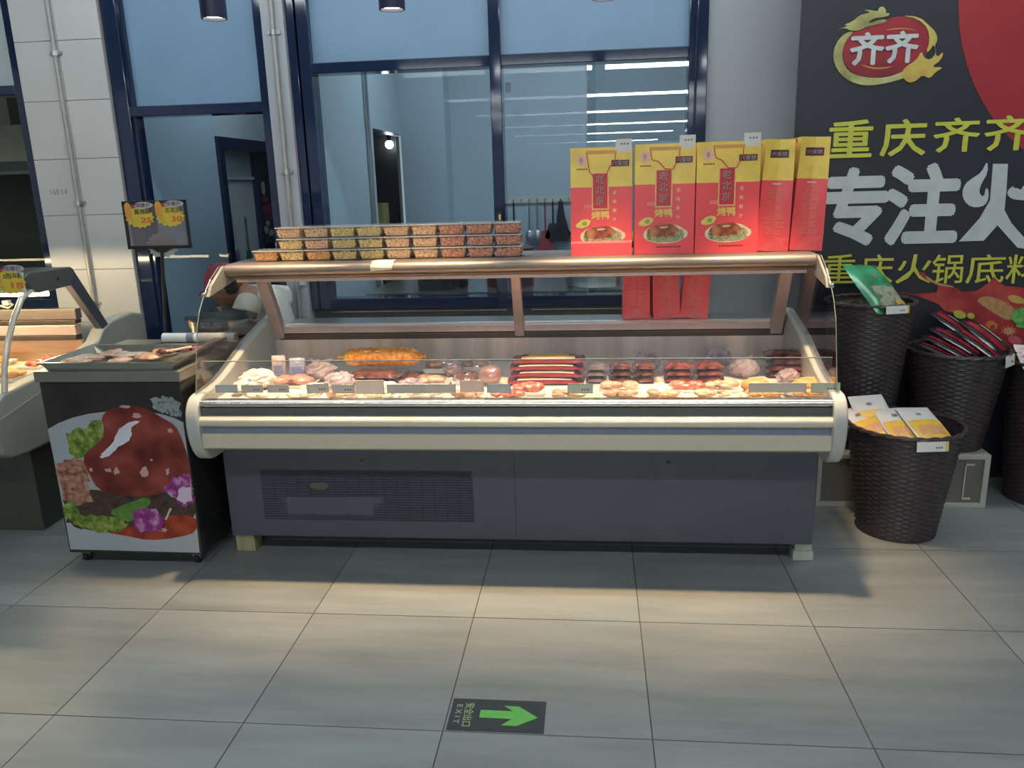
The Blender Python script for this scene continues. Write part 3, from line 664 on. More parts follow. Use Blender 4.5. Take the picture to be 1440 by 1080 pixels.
for row in range(3):
    for c in range(10):
        if row > 0 and c == 0: continue
        cc = cols_[c] if row == 0 or c > 4 else ['orange', 'yellow', 'tan', 'yellow', 'yellow'][c] if row == 1 else ['orange', 'tan', 'tan', 'yellow', 'yellow'][c]
        x = -1.394+pitch*c+(0.0 if row == 0 else random.uniform(-0.002, 0.002)-(0.004 if row == 2 else 0))
        n_ = c+1 if row == 0 else c
        lb = 'clear lidded tub of %s, %s from the left in the %s row' % (nut_cols[cc][0], ords[n_-1], ('bottom', 'middle', 'top')[row])
        t = thing('nut_tub', (x, 3.385+random.uniform(-0.003, 0.003), 1.2125+row*0.0480), lb, 'tub', 'tubs of nuts stacked on the canopy')
        for nm, mm in (('tub', tub_me), ('lid', lid_me), ('nuts', nut_me[cc, (c+row) % 2])):
            o = bpy.data.objects.new(nm, mm); C.objects.link(o); o.parent = t

# ------------------------------------------------------------------ roast duck gift bags
bag_red = M('glossy red card', (0.95, 0.095, 0.105), 0.30, 0, 0.06, 6, bump=0.05, bscale=9)
bag_yel = M('gold card', (0.92, 0.64, 0.11), 0.32, 0, 0.14, 12)
gold = M('gold print', (0.85, 0.55, 0.20), 0.4, 0, 0.1, 30)
brown_box = M('dark brown print', (0.09, 0.025, 0.02), 0.4)
pale_print = M('pale print', (0.75, 0.62, 0.50), 0.5)
ink = M('dark ink', (0.10, 0.09, 0.06), 0.5)
cord_red = M('red cord', (0.50, 0.05, 0.06), 0.7)
def gift_bag(loc, rot, label, group, w=0.248, h=0.425, d=0.125, face='front', tagged=True, flap=False, lean_=0.0, detail=True):
    t = thing('gift_bag', loc, label, 'gift bag', group, rot=(lean_, 0, rot))
    W, D = w/2, d/2; zb = h*0.64
    # body: outer walls with folded gussets on both narrow sides and an open top
    def ring(z, k, g):
        return [(-W, -D*k, z), (W, -D*k, z), (W-g, 0, z), (W, D*k, z), (-W, D*k, z), (-W+g, 0, z)]
    def shell(levels):
        mb = MB(); vs = []; 
        for l in levels: vs += ring(*l)
        fs = []
        for i in range(len(levels)-1):
            for k in range(6): fs.append((i*6+k, i*6+(k+1) % 6, (i+1)*6+(k+1) % 6, (i+1)*6+k))
        return mb, vs, fs
    mb, vs_, fs = shell([(0.0, 1.0, 0.0), (0.055, 1.0, 0.004), (zb, 0.94, 0.010)])
    fs = fs+[(5, 4, 3, 2, 1, 0)]
    lo = mb.add(vs_, fs).build('bag_body', bag_red, t, world=False)
    mb, vs_, fs = shell([(zb, 0.94, 0.010), (h, 0.86, 0.014)])
    up = mb.add(vs_, fs).build('gold_band', bag_yel, t, world=False)
    for o in (lo, up):
        s = o.modifiers.new('card', 'SOLIDIFY'); s.thickness = 0.0012; s.offset = -1
    yf = lambda z: -D*(1.0-0.06*z/zb) if z < zb else -D*(0.94-0.08*(z-zb)/(h-zb))
    def on(o, e=0.0):   # lay flat print on the sloping front face
        for v in o.data.vertices: v.co.y = yf(v.co.z)+v.co.y-0.0008
        return o
    if face == 'front':
        on(flat('label_border', [(-0.038, h*.430), (0.030, h*.430), (0.030, h*.775), (-0.038, h*.775)], gold, t, -0.0004))
        on(flat('label_panel', [(-0.033, h*.442), (0.025, h*.442), (0.025, h*.763), (-0.033, h*.763)], M('crimson label', (0.60, 0.03, 0.05), 0.35), t, -0.0008))
        for k, ch in enumerate('老北京'):
            zz = h*.668-k*h*.098
            on(fit_text(ch, -0.0210, 0.0130, zz, zz+h*.078, ink, t, -0.0012, 0.0))
            on(fit_text(ch, -0.0222, 0.0118, zz+.0012, zz+.0012+h*.078, pale_print, t, -0.0010, 0.0, name='lettering_highlight'))
        on(fit_text('烤鸭', -0.040, 0.032, h*.340, h*.420, M('yellow print', (0.9, 0.62, 0.16), 0.4), t, -0.0008, 0.03))
        for k, ch in enumerate('真味鲜汁'):
            zz = h*.565-k*h*.082
            on(fit_text(ch, 0.046, 0.062, zz, zz+0.017, M('peach print', (0.95, 0.50, 0.32), 0.5), t, -0.0008, 0.03))
        on(flat('brand_panel', [(0.040, h*.825), (0.112*w/.25, h*.825), (0.112*w/.25, h*.882), (0.040, h*.882)], brown_box, t, -0.0006))
        on(fit_text('六安坊', 0.044, 0.107*w/.25, h*.832, h*.876, M('lilac print', (0.55, 0.42, 0.50), 0.5), t, -0.0010))
        on(flat('crest', oval(-0.078, h*.885, 0.020, 0.022, 16), M('pale crest', (0.80, 0.55, 0.36), 0.5), t, -0.0006))
        on(flat('crest_mark', oval(-0.080, h*.885, 0.008, 0.012, 10, .2, 3), M('mauve print', (0.62, 0.25, 0.35), 0.5), t, -0.0009))
        f_ = MB()
        for k in range(5): f_.box(-0.098+k*0.009, -0.092+k*0.009, -0.0009, -0.0006, h*.800, h*.812)
        on(f_.build('crest_caption', brown_box, t, world=False))
        on(flat('slogan_band', [(-0.062, h*.94), (0.062, h*.94), (0.062, h*.972), (-0.062, h*.972)], M('orange print', (0.75, 0.36, 0.10), 0.5), t, -0.0004))
        f_ = MB()
        for k in range(3): f_.box(-0.070, -0.036, -0.0009, -0.0006, h*(.45+.012*k), h*(.454+.012*k))
        on(f_.build('fine_print', M('peach print', (0.95, 0.45, 0.30)), t, world=False))
        # dish picture
        on(flat('dish_plate', [(p[0], p[1]) for p in oval(0.005, h*.185, 0.092*w/.25, h*.090, 26, .03, 2)], M('plate cream', (0.78, 0.68, 0.42), 0.4), t, -0.0006))
        on(flat('dish_greens', oval(0.005, h*.180, 0.084*w/.25, h*.074, 26, .08, 4), MIX('salad print', [(0.05, 0.16, 0.04), (0.30, 0.34, 0.12), (0.55, 0.40, 0.30), (0.10, 0.25, 0.06)], 60, 0.4, bump=0), t, -0.0010))
        duck = smooth_poly([(-0.074, h*.20), (-0.055, h*.258), (-0.01, h*.275), (0.030, h*.278), (0.052, h*.245), (0.062, h*.195), (0.02, h*.160), (-0.04, h*.155)])
        on(flat('duck_picture', duck, MIX('roast duck print', [(0.16, 0.035, 0.015), (0.42, 0.11, 0.04), (0.60, 0.26, 0.12)], 28, 0.3, bump=0), t, -0.0014))
        on(flat('duck_gloss', smooth_poly([(-0.02, h*.252), (0.02, h*.256), (0.012, h*.240), (-0.015, h*.236)]), M('gloss print', (0.75, 0.50, 0.38), 0.3), t, -0.0018))
        on(flat('yellow_seal', oval(-0.072, h*.300, 0.030, 0.016, 18, .08, 5, 0.3), M('seal yellow', (0.85, 0.62, 0.16), 0.4), t, -0.0018))
        on(flat('seal_mark', oval(-0.068, h*.302, 0.010, 0.008, 10, .2, 5, 0.3), M('seal green', (0.35, 0.42, 0.08), 0.4), t, -0.0022))
        f_ = MB()
        for k in range(9): f_.box(-0.03+k*0.011, -0.022+k*0.011, -0.0009, -0.0006, h*.060, h*.072)
        on(f_.build('maker_print', M('maroon print', (0.25, 0.02, 0.03), 0.5), t, world=False))
        for s in (-1, 1):
            fy = yf(h*.93)-0.003
        rn = random.Random(label)
        dx = rn.uniform(-.012, .012); lo_ = h*rn.uniform(.68, .80)
        MB().tube([(-0.058, fy, h*.945), (-0.052, fy-.004, h*.86), (-0.038+dx, fy-.005, lo_+.03), (-0.012+dx, fy-.005, lo_), (0.02+dx, fy-.005, lo_), (0.044+dx, fy-.005, lo_+.05), (0.054, fy-.004, h*.86), (0.056, fy, h*.945)], 0.0019, 6).build('handle', cord_red, t, world=False, smooth=True)
        MB().tube([(-0.058, -fy, h*.945), (-0.03, -fy+.004, h*.80), (0.03, -fy+.004, h*.80), (0.056, -fy, h*.945)], 0.0019, 6).build('handle', cord_red, t, world=False, smooth=True)
    else:
        # narrow side towards the viewer: the bag is turned by 90 degrees, print sits on its -x side
        def sx(o):
            for v in o.data.vertices:
                z = v.co.z; kk = 1.0-0.06*z/zb if z < zb else 0.94-0.08*(z-zb)/(h-zb); g = (0.010*z/zb if z < zb else 0.010+0.004*(z-zb)/(h-zb))
                yy = v.co.x*kk*-1
                gx = g*(1-min(1, abs(yy)/(D*kk)))
                off = v.co.y
                v.co = Vector((-W+gx+off-0.0012, yy, z))
            return o
        sx(fit_text('六安坊', -D*.52, D*.52, h*.855, h*.892, M('lilac print', (0.55, 0.42, 0.50)), t, -0.0020))
        for a, b in ((-D*.62, 0.0), (0.0, D*.62)):
            sx(flat('brand_panel', [(a, h*.838), (b, h*.838), (b, h*.908), (a, h*.908)], brown_box, t, -0.0006))
        f_ = MB(); rn = random.Random(label)
        for k in range(22):
            z = h*(.57-.0195*k); L = rn.uniform(.35, .85)
            f_.add([(-D*.80*L, -0.0008, z), (-D*.05, -0.0008, z), (-D*.05, -0.0008, z+0.0026), (-D*.80*L, -0.0008, z+0.0026)], [(0, 1, 2, 3)])
            if k % 4 != 3: f_.add([(D*.08, -0.0008, z), (D*.80*L, -0.0008, z), (D*.80*L, -0.0008, z+0.0026), (D*.08, -0.0008, z+0.0026)], [(0, 1, 2, 3)])
        sx(f_.build('fine_print', M('side print', (0.80, 0.28, 0.15), 0.5), t, world=False))
        f_ = MB().add([(-D*.30, -0.001, h*.602), (D*.30, -0.001, h*.602), (D*.30, -0.001, h*.614), (-D*.30, -0.001, h*.614)], [(0, 1, 2, 3)])
        sx(f_.build('print_heading', pale_print, t, world=False))
        # triangular bottom fold
        MB().add([(-W-0.006, D, 0.0015), (-W-0.006, -D, 0.0015), (-W-0.001, 0, h*.13), (-W+0.001, D, 0.0015), (-W+0.001, -D, 0.0015)],
                 [(0, 1, 2), (3, 2, 4), (0, 2, 3), (1, 4, 2), (0, 3, 4, 1)]).build('bottom_fold', M('bright red card', (0.72, 0.08, 0.08), 0.25), t, world=False)
        if detail:
            for s, loop in ((-1, .006), (1, .036 if 'left of two' in label else .006)):
                MB().tube([(-0.05, s*D*.88, h*.95), (-0.045, s*(D*.88+loop*.5), h*.985), (-0.02, s*(D*.88+loop), h*.98), (0.03, s*(D*.88+loop*.6), h*.955), (0.05, s*D*.88, h*.95)], 0.0019, 6).build('handle', cord_red, t, world=False, smooth=True)
    if flap:
        MB().prism([(-D-0.012, 0.0), (-D-0.012, 0.050), (-D-0.001, 0.058), (-D-0.001, 0.0)], 'x', -W, W).build('bottom_flap', bag_red, t, world=False)
    if tagged:
        c = MB().box(W*.46, W*.98, -D*.87, -D*.855, h-0.030, h+0.030).build('price_card', white_card, t, world=False)
        p = MB()
        for k in range(3): p.box(W*(.62+.1*k), W*(.68+.1*k), -D*.8725, -D*.8705, h+0.008, h+0.014)
        p.build('price_print', M('tag print', (0.15, 0.17, 0.16)), c, world=False)
    return t
G = 'gift bags on the counter canopy'
gift_bag((0.036, 3.385, 1.2125), 0.0, 'red and gold roast duck gift bag, leftmost, with folded flap at its foot', G, flap=True, w=0.246, h=0.425)
gift_bag((0.290, 3.392, 1.2125), -0.02, 'red and gold roast duck gift bag, middle one of the three facing forward', G, w=0.238, h=0.432)
gift_bag((0.532, 3.385, 1.2125), 0.05, 'red and gold roast duck gift bag, rightmost of the three facing forward', G, w=0.248, h=0.432)
gift_bag((0.722, 3.470, 1.2125), math.pi/2, 'gift bag turned with narrow printed side forward, left of two', G, w=0.235, h=0.435, d=0.128, face='side', tagged=False, lean_=0.035)
gift_bag((0.858, 3.468, 1.2125), math.pi/2-0.03, 'gift bag turned with narrow printed side forward, at the canopy right end', G, w=0.235, h=0.440, d=0.126, face='side', tagged=False, lean_=0.035)
G2 = 'gift bags behind the rear glass'
for x, rz, ln, lb in ((0.205, 0.0, 0.0, 'gift bag standing behind the rear glass, left of three'), (0.345, 0.05, -0.05, 'gift bag standing behind the rear glass, middle of three'), (0.475, -0.04, 0.06, 'gift bag standing behind the rear glass, right of three')):
    gift_bag((x, 3.845, 0.8685), math.pi/2+rz, lb, G2, w=0.14, h=0.40, d=0.125, face='side', tagged=False, detail=False, lean_=ln)

# ------------------------------------------------------------------ food in the display
DZ = 0.6945
film = GLASS('wrapping film', (0.93, 0.90, 0.93), 1.4, 0.06, haze=0.10, hcol=(0.8, 0.72, 0.78))
bagfilm = GLASS('crumpled bag film', (0.86, 0.82, 0.86), 1.6, 0.08, haze=0.42, hcol=(0.72, 0.62, 0.68))
def pack_mesh(w, d, h, seed=0, nx=14, ny=10, crimp=0.16, wr=0.004):
    """sealed pillow pack: puffed middle, flat crimped ends"""
    rn = random.Random(seed); vs = []; fs = []
    for top in (0, 1):
        for j in range(ny+1):
            for i in range(nx+1):
                u = i/nx*2-1; v = j/ny*2-1
                e = max(0.0, 1-max(0, (abs(u)-(1-crimp))/crimp)) if abs(u) > 1-crimp else 1.0
                p = (1-abs(u)**3.2)**0.7*(1-abs(v)**2.6)**0.6
                if abs(u) > 1-crimp: p *= 0.25*e
                z = h*(0.30+0.68*p) if top else h*0.30*(1-p)
                edge = (abs(i-nx/2) == nx/2 or abs(j-ny/2) == ny/2)
                if edge: z = h*0.30
                elif top: z += rn.uniform(-wr, wr)
                vs.append((u*w/2*(1-0.04*abs(v)**2), v*d/2*(1-0.05*p), max(z, 0.0)))
    m = (nx+1)*(ny+1)
    for top in (0, 1):
        for j in range(ny):
            for i in range(nx):
                a = top*m+j*(nx+1)+i; q = (a, a+1, a+nx+2, a+nx+1)
                fs.append(q if top else q[::-1])
    return MB().add(vs, fs)
def pack(name, x, y, z, w, d, h, mat, label, cat, group=None, rz=0.0, rx=0.0, ry=0.0, seed=0, labelcol=None, stripes=None, wr=0.004):
    t = thing(name, (x, y, z), label, cat, group, rot=(rx, ry, rz))
    pack_mesh(w, d, h, seed, wr=wr).build('wrapper', mat, t, world=False, smooth=True)
    def patch(nm, u0, u1, v0, v1, mt, e=0.0012):
        vs = []; nx, ny = 6, 4
        for j in range(ny+1):
            for i in range(nx+1):
                u = u0+(u1-u0)*i/nx; v = v0+(v1-v0)*j/ny
                p = (1-abs(u)**3.2)**0.7*(1-abs(v)**2.6)**0.6
                vs.append((u*w/2, v*d/2*(1-0.05*p), h*(0.30+0.68*p)+wr+e))
        fs = [(j*(nx+1)+i, j*(nx+1)+i+1, (j+1)*(nx+1)+i+1, (j+1)*(nx+1)+i) for j in range(ny) for i in range(nx)]
        MB().add(vs, fs).build(nm, mt, t, world=False, smooth=True)
    if labelcol: patch('label_print', -0.55, 0.55, -0.60, 0.50, labelcol)
    for k, (v0, v1, mt) in enumerate(stripes or []): patch('stripe', -0.72, 0.72, v0, v1, mt, 0.0018)
    return t
def crumple(name, x, y, z, r, mat, label, cat, seed=0, ears=True, inner=None, group=None):
    t = thing(name, (x, y, z), label, cat, group)
    mb = MB().ball((0, 0, r[2]), r, 18, 12, 0.16, seed)
    o = mb.build('film', mat, t, world=False)
    zmin = min(v.co.z for v in o.data.vertices)
    for v in o.data.vertices: v.co.z = max(v.co.z, 0.002)
    if inner: MB().ball((0, 0, r[2]*0.8), (r[0]*.72, r[1]*.72, r[2]*.68), 14, 10, 0.08, seed+3).build('contents', inner, t, world=False, smooth=True)
    if ears:
        rn = random.Random(seed)
        for s in (-1, 1):
            MB().add([(s*r[0]*.1, 0, r[2]*1.7), (s*r[0]*.55, .01, r[2]*1.75), (s*r[0]*rn.uniform(.5, .9), -.01, r[2]*rn.uniform(2.2, 2.6)), (s*r[0]*.3, .004, r[2]*2.1)], [(0, 1, 2, 3)]).build('tied_end', mat, t, world=False)
    return t
def meat_tray(x, y, w, d, h, tray, meat, label, seed=0, n=9, rz=0.0, wrap=True, name='meat_tray', lr=(0.020, 0.034), z=None):
    t = thing(name, (x, y, DZ if z is None else z), label, 'tray', 'food trays in the display', rot=(0, 0, rz))
    mb = MB().taper(-w/2, w/2, -d/2, d/2, 0, h*0.45, 0.88); mb.f.pop(1)
    o = mb.build('tray', tray, t, world=False); s = o.modifiers.new('s', 'SOLIDIFY'); s.thickness = 0.002; s.offset = 1
    rn = random.Random(seed)
    for k in range(n):
        r = rn.uniform(*lr)
        px, py = rn.uniform(-w/2+r*1.3, w/2-r*1.3) if w/2 > r*1.4 else 0, rn.uniform(-d/2+r*1.2, d/2-r*1.2) if d/2 > r*1.3 else 0
        MB().ball((px, py, 0.006+r*0.55+rn.uniform(0, h*.22)), (r*1.25, r, r*0.62), 10, 7, 0.10, seed*50+k).build('piece', meat, t, world=False, smooth=True)
    if wrap:
        MB().ball((0, 0, h*.42), (w*.52, d*.52, h*.60), 16, 8, 0.04, seed+1).build('wrap', film, t, world=False)
    return t
orange_corn = MIX('orange corn print', [(0.55, 0.16, 0.02), (0.80, 0.32, 0.06), (0.85, 0.48, 0.14)], 60, 0.3, bump=0.3)
yellow_corn = M('yellow end print', (0.72, 0.50, 0.10), 0.35)
dark_meat = MIX('dark braised meat', [(0.035, 0.012, 0.015), (0.10, 0.03, 0.03), (0.20, 0.08, 0.07)], 30, 0.22, bump=0.4, coat=0.4)
red_meat = MIX('red braised meat', [(0.05, 0.012, 0.012), (0.14, 0.028, 0.026), (0.26, 0.09, 0.075)], 30, 0.22, bump=0.4, coat=0.5)
beige_meat = MIX('pale cooked meat', [(0.36, 0.17, 0.10), (0.55, 0.33, 0.22), (0.66, 0.46, 0.34)], 25, 0.35, bump=0.3)
chilli_meat = MIX('chilli red meat', [(0.40, 0.05, 0.04), (0.62, 0.14, 0.10), (0.72, 0.36, 0.26)], 40, 0.3, bump=0.4)
orange_bread = MIX('golden crust', [(0.55, 0.24, 0.06), (0.78, 0.42, 0.16)], 14, 0.4, bump=0.2)
white_tray = M('white foam tray', (0.86, 0.82, 0.76), 0.5)
cream_bag = MIX('cream paper', [(0.80, 0.70, 0.56), (0.90, 0.83, 0.72)], 20, 0.6, bump=0.6)
X = pxX
def vacpacks(px0, px1, y, nx, ny, mat, lab, seed, h=0.022, dz=0.0):
    """a heap of flat dark vacuum packs, each its own thing"""
    x0, x1 = X(px0, y), X(px1, y); w = (x1-x0)/nx
    k = 0
    pos = ['left', 'right'] if nx == 2 else ['left', 'middle', 'right']
    lev = ['bottom', 'second', 'third', 'top']
    for j in range(ny):
        for i in range(nx):
            lb = lab+', '+(('%s of the %s layer' % (pos[i], lev[j] if j < ny-1 or ny == 1 else 'top')) if nx > 1 else '%s of its stack' % (lev[j] if j < ny-1 else 'top'))
            rn = random.Random(seed+k)
            pack('vacuum_pack', x0+w*(i+.5)+rn.uniform(-.006, .006), y+0.012*j, DZ+0.0005+dz+j*(h*0.98), w*0.97, 0.13, h, mat, lb, 'pack', 'vacuum packs in the display', rz=rn.uniform(-.12, .12), seed=seed+k, wr=0.0016)
            k += 1
# from left to right
crumple('cream_bag', X(330, 3.06), 3.06, DZ, (0.052, 0.045, 0.030), cream_bag, 'crumpled cream paper bag at the left front of the display', 'bag', 3)
meat_tray(X(402, 3.20), 3.21, 0.20, 0.12, 0.030, white_tray, M('pink ham', (0.55, 0.27, 0.22), 0.35, 0, 0.2, 30), 'pink sliced ham tray near the left end of the display', 5, 9, wrap=False)
def carton_pack(px, y, z, w, h, mat, label, top=False):
    t = thing('upright_pouch', (X(px, y), y, z), label, 'pouch', rot=(-0.10, 0, 0.1))
    pack_mesh(w, h, 0.020, px, crimp=0.1).build('pouch', mat, t, world=False, smooth=True)
    for o in t.children: o.data.transform(Matrix.Translation((0, 0.0, h/2)) @ Matrix.Rotation(math.pi/2, 4, 'X'))
    MB().box(-w*.32, w*.32, -0.0215, -0.0208, h*.28, h*.62).build('print', M('pouch blue print', (0.20, 0.26, 0.50), 0.4), t, world=False)
carton_pack(385, 3.30, DZ, 0.062, 0.112, M('pale pink pouch', (0.62, 0.48, 0.50), 0.35, 0, 0.1), 'upright pale pink pouch behind the ham tray')
carton_pack(412, 3.30, DZ, 0.070, 0.100, M('pale blue pouch', (0.45, 0.48, 0.66), 0.3, 0, 0.2, 40), 'upright pale blue pouch with blue print beside the pink one')
crumple('plastic_bag', X(448, 3.32), 3.31, DZ, (0.070, 0.060, 0.042), bagfilm, 'knotted clear plastic bag left of the orange roll', 'bag', 11, inner=M('lilac contents', (0.45, 0.36, 0.40), 0.5, 0, 0.2))
crumple('plastic_bag', X(472, 3.15), 3.16, DZ, (0.062, 0.052, 0.034), bagfilm, 'crumpled clear plastic bag in front of the knotted bag', 'bag', 17, ears=False, inner=M('lilac contents', (0.45, 0.36, 0.40)))
vacpacks(484, 560, 3.25, 1, 2, dark_meat, 'dark purple vacuum pack under the orange roll', 100, 0.026)
# big orange corn roll
t = thing('corn_roll', (X(536, 3.34), 3.355, DZ+0.048), 'large orange printed corn roll with yellow end lying on dark packs', 'roll', rot=(0, 0.0, 0.02))
L = 0.17
prof = [(-L-.012, .004), (-L-.004, .010), (-L+.012, .030), (-L+.04, .040), (-.05, .043), (.06, .043), (L-.04, .040), (L-.012, .030), (L+.004, .010), (L+.012, .004)]
MB().tube([(p[0], 0, 0.043) for p in prof], [p[1] for p in prof], 20).build('wrapper', orange_corn, t, world=False, smooth=True)
MB().tube([(-L-.004, 0, 0.043), (-L+.012, 0, 0.043), (-L+.022, 0, 0.043)], [.012, .0315, .036], 20, cap=False).build('yellow_end', yellow_corn, t, world=False, smooth=True)
for s in (-1, 1): MB().tube([(s*(L+.010), 0, 0.043), (s*(L+.026), 0, 0.043)], [.004, .013], 10).build('twisted_end', orange_corn, t, world=False)
for k, (a, b) in enumerate(((-.06, .02), (-.01, .02))):
    MB().box(a-.012, a+b-.012, -0.030, -0.026, 0.066+.004*k, 0.076).build('white_print', white_card, t, world=False)
vacpacks(560, 592, 3.34, 1, 1, dark_meat, 'dark pack behind the right end of the orange roll, lying flat', 140, 0.024)
meat_tray(X(606, 3.20), 3.21, 0.15, 0.11, 0.042, white_tray, beige_meat, 'wrapped pale chicken tray right of the orange roll', 21, 8)
meat_tray(X(618, 3.42), 3.43, 0.13, 0.11, 0.048, white_tray, beige_meat, 'wrapped pale meat tray at the back, right of the orange roll', 22, 8, z=DZ+.010)
meat_tray(X(656, 3.25), 3.25, 0.115, 0.11, 0.044, white_tray, red_meat, 'wrapped brown meat tray left of the round sausage', 23, 7)
meat_tray(X(668, 3.46), 3.46, 0.13, 0.11, 0.046, white_tray, beige_meat, 'wrapped pale meat tray at the back, behind the round sausage', 24, 7, z=DZ+.010)
t = thing('round_sausage', (X(690, 3.22), 3.21, DZ+.001), 'round brown meat ball in clear film near the centre', 'sausage')
MB().ball((0, 0, 0.040), (0.046, 0.042, 0.039), 18, 12, 0.03, 4).build('meat', M('brown sausage', (0.34, 0.15, 0.11), 0.3, 0, 0.25, 20, coat=0.4), t, world=False, smooth=True)
MB().ball((0, 0, 0.0425), (0.052, 0.047, 0.0425), 16, 12, 0.05, 5).build('film', film, t, world=False)
# stack of red and yellow printed packs
wh = M('white stripe', (0.72, 0.66, 0.60), 0.4); ye = M('mustard print', (0.60, 0.40, 0.10), 0.35)
redp = M('maroon pack', (0.24, 0.022, 0.04), 0.25, 0, 0.15, 14); 
for k in range(4):
    nm = ('bottom', 'second from bottom', 'third from bottom', 'top')[k]
    pack('printed_pack', X(769, 3.33)+(-0.006, .005, -.002, .006)[k], 3.27+0.028*k, DZ+0.0005+0.023*k, 0.315, 0.16, 0.025, redp, 'red and mustard printed pack, %s of the central stack' % nm, 'pack', 'red and mustard packs', rz=(.02, -.03, .01, .0)[k], seed=200+k, labelcol=ye, stripes=[(-.80, -.68, wh), (-.66, -.20, ye)], wr=0.001)
meat_tray(X(742, 3.08), 3.07, 0.14, 0.10, 0.036, white_tray, chilli_meat, 'chilli red meat tray in front of the red and mustard packs', 31, 10, wrap=False)
vacpacks(822, 850, 3.28, 1, 3, M('grey purple pack', (0.16, 0.12, 0.15), 0.2, 0, 0.4, 25, coat=0.5), 'grey-purple vacuum pack right of the printed packs', 300, 0.024)
vacpacks(853, 917, 3.28, 2, 3, dark_meat, 'dark braised meat pack in the wide centre heap', 320, 0.025)
vacpacks(926, 1008, 3.28, 2, 3, red_meat, 'red-brown braised meat pack in the right heap', 360, 0.025)
crumple('plastic_bag', X(1036, 3.30), 3.33, DZ, (0.062, 0.055, 0.040), bagfilm, 'knotted purple-tinted plastic bag right of the red-brown packs', 'bag', 41, inner=M('purple contents', (0.30, 0.20, 0.30), 0.4, 0, 0.3))
vacpacks(1062, 1122, 3.36, 1, 4, red_meat, 'dark red vacuum pack near the right end', 400, 0.025)
for px, lb, sd in ((1052, 'golden crusted bread roll left of the dark red packs', 2), (1120, 'golden crusted bread roll at the right end of the display', 5)):
    t = thing('bread_roll', (X(px, 3.10), 3.11, DZ), lb, 'bread')
    o = MB().ball((0, 0, 0.020), (0.058, 0.045, 0.030), 18, 10, 0.02, sd).build('loaf', orange_bread, t, world=False, smooth=True)
    for v in o.data.vertices: v.co.z = max(0.001, v.co.z)
    MB().tube([(-.03, -.006, .0485), (0, .0, .0512), (.03, .006, .0485)], 0.0025, 6).build('score', M('pale crumb', (0.8, 0.62, 0.38), 0.6), t, world=False)
crumple('cream_bag', X(1098, 3.06), 3.035, DZ, (0.040, 0.034, 0.022), cream_bag, 'small cream paper bag between the two bread rolls', 'bag', 7, ears=False)
crumple('cream_bag', X(352, 3.17), 3.17, DZ, (0.075, 0.055, 0.040), cream_bag, 'large crumpled cream paper behind the left price tags', 'bag', 29, ears=False)
crumple('cream_bag', X(432, 3.07), 3.07, DZ, (0.055, 0.040, 0.022), cream_bag, 'flat cream paper in front of the crumpled clear bag', 'bag', 33, ears=False)
crumple('plastic_bag', X(580, 3.18), 3.12, DZ, (0.050, 0.035, 0.026), bagfilm, 'small clear plastic bag right of the pink paper card', 'bag', 37, ears=False, inner=M('lilac contents', (0.45, 0.36, 0.40)))
crumple('plastic_bag', X(640, 3.40), 3.36, DZ, (0.045, 0.040, 0.040), bagfilm, 'clear plastic bag between the back meat trays', 'bag', 43, inner=beige_meat)
crumple('plastic_bag', X(905, 3.46), 3.46, DZ, (0.060, 0.050, 0.036), bagfilm, 'clear plastic bag behind the dark braised packs', 'bag', 47, inner=dark_meat)
crumple('plastic_bag', X(1000, 3.50), 3.50, DZ, (0.060, 0.050, 0.042), bagfilm, 'clear plastic bag at the back behind the red-brown packs', 'bag', 53, inner=red_meat)
crumple('plastic_bag', X(1092, 3.22), 3.215, DZ, (0.045, 0.035, 0.030), bagfilm, 'clear plastic bag in front of the dark red packs', 'bag', 59, ears=False, inner=beige_meat)
# front row of shallow trays just behind the glass
fr = [(350, cream_bag, 'cream'), (410, cream_bag, 'pale cream'), (468, beige_meat, 'pale'), (530, cream_bag, 'buttery'), (592, cream_bag, 'ivory'), (655, beige_meat, 'sandy'), (712, chilli_meat, 'scarlet'),
      (800, beige_meat, 'peach'), (868, beige_meat, 'tan'), (930, beige_meat, 'rosy'), (995, beige_meat, 'light brown'), (1060, orange_bread, 'orange'), (1128, orange_bread, 'golden')]
for k, (px, mt, cn) in enumerate(fr):
    meat_tray(X(px, 2.995), 3.00, 0.150, 0.085, 0.024, white_tray, mt, '%s food tray in the front row, %s from the left end' % (cn, (ords+['eleventh', 'twelfth', 'thirteenth'])[k]), 60+k, 8, wrap=False, lr=(0.014, 0.022))
# second row fillers
for k, (px, mt, lb) in enumerate(((868, beige_meat, 'tan meat tray in front of the dark braised packs'), (960, chilli_meat, 'reddish meat tray in front of the red-brown packs'), (1005, beige_meat, 'pale meat tray left of the first bread roll'), (540, cream_bag, 'cream tray in front of the dark purple packs'))):
    meat_tray(X(px, 3.11), 3.11, 0.16, 0.09, 0.030, white_tray, mt, lb, 90+k, 9, wrap=False, lr=(0.016, 0.026))

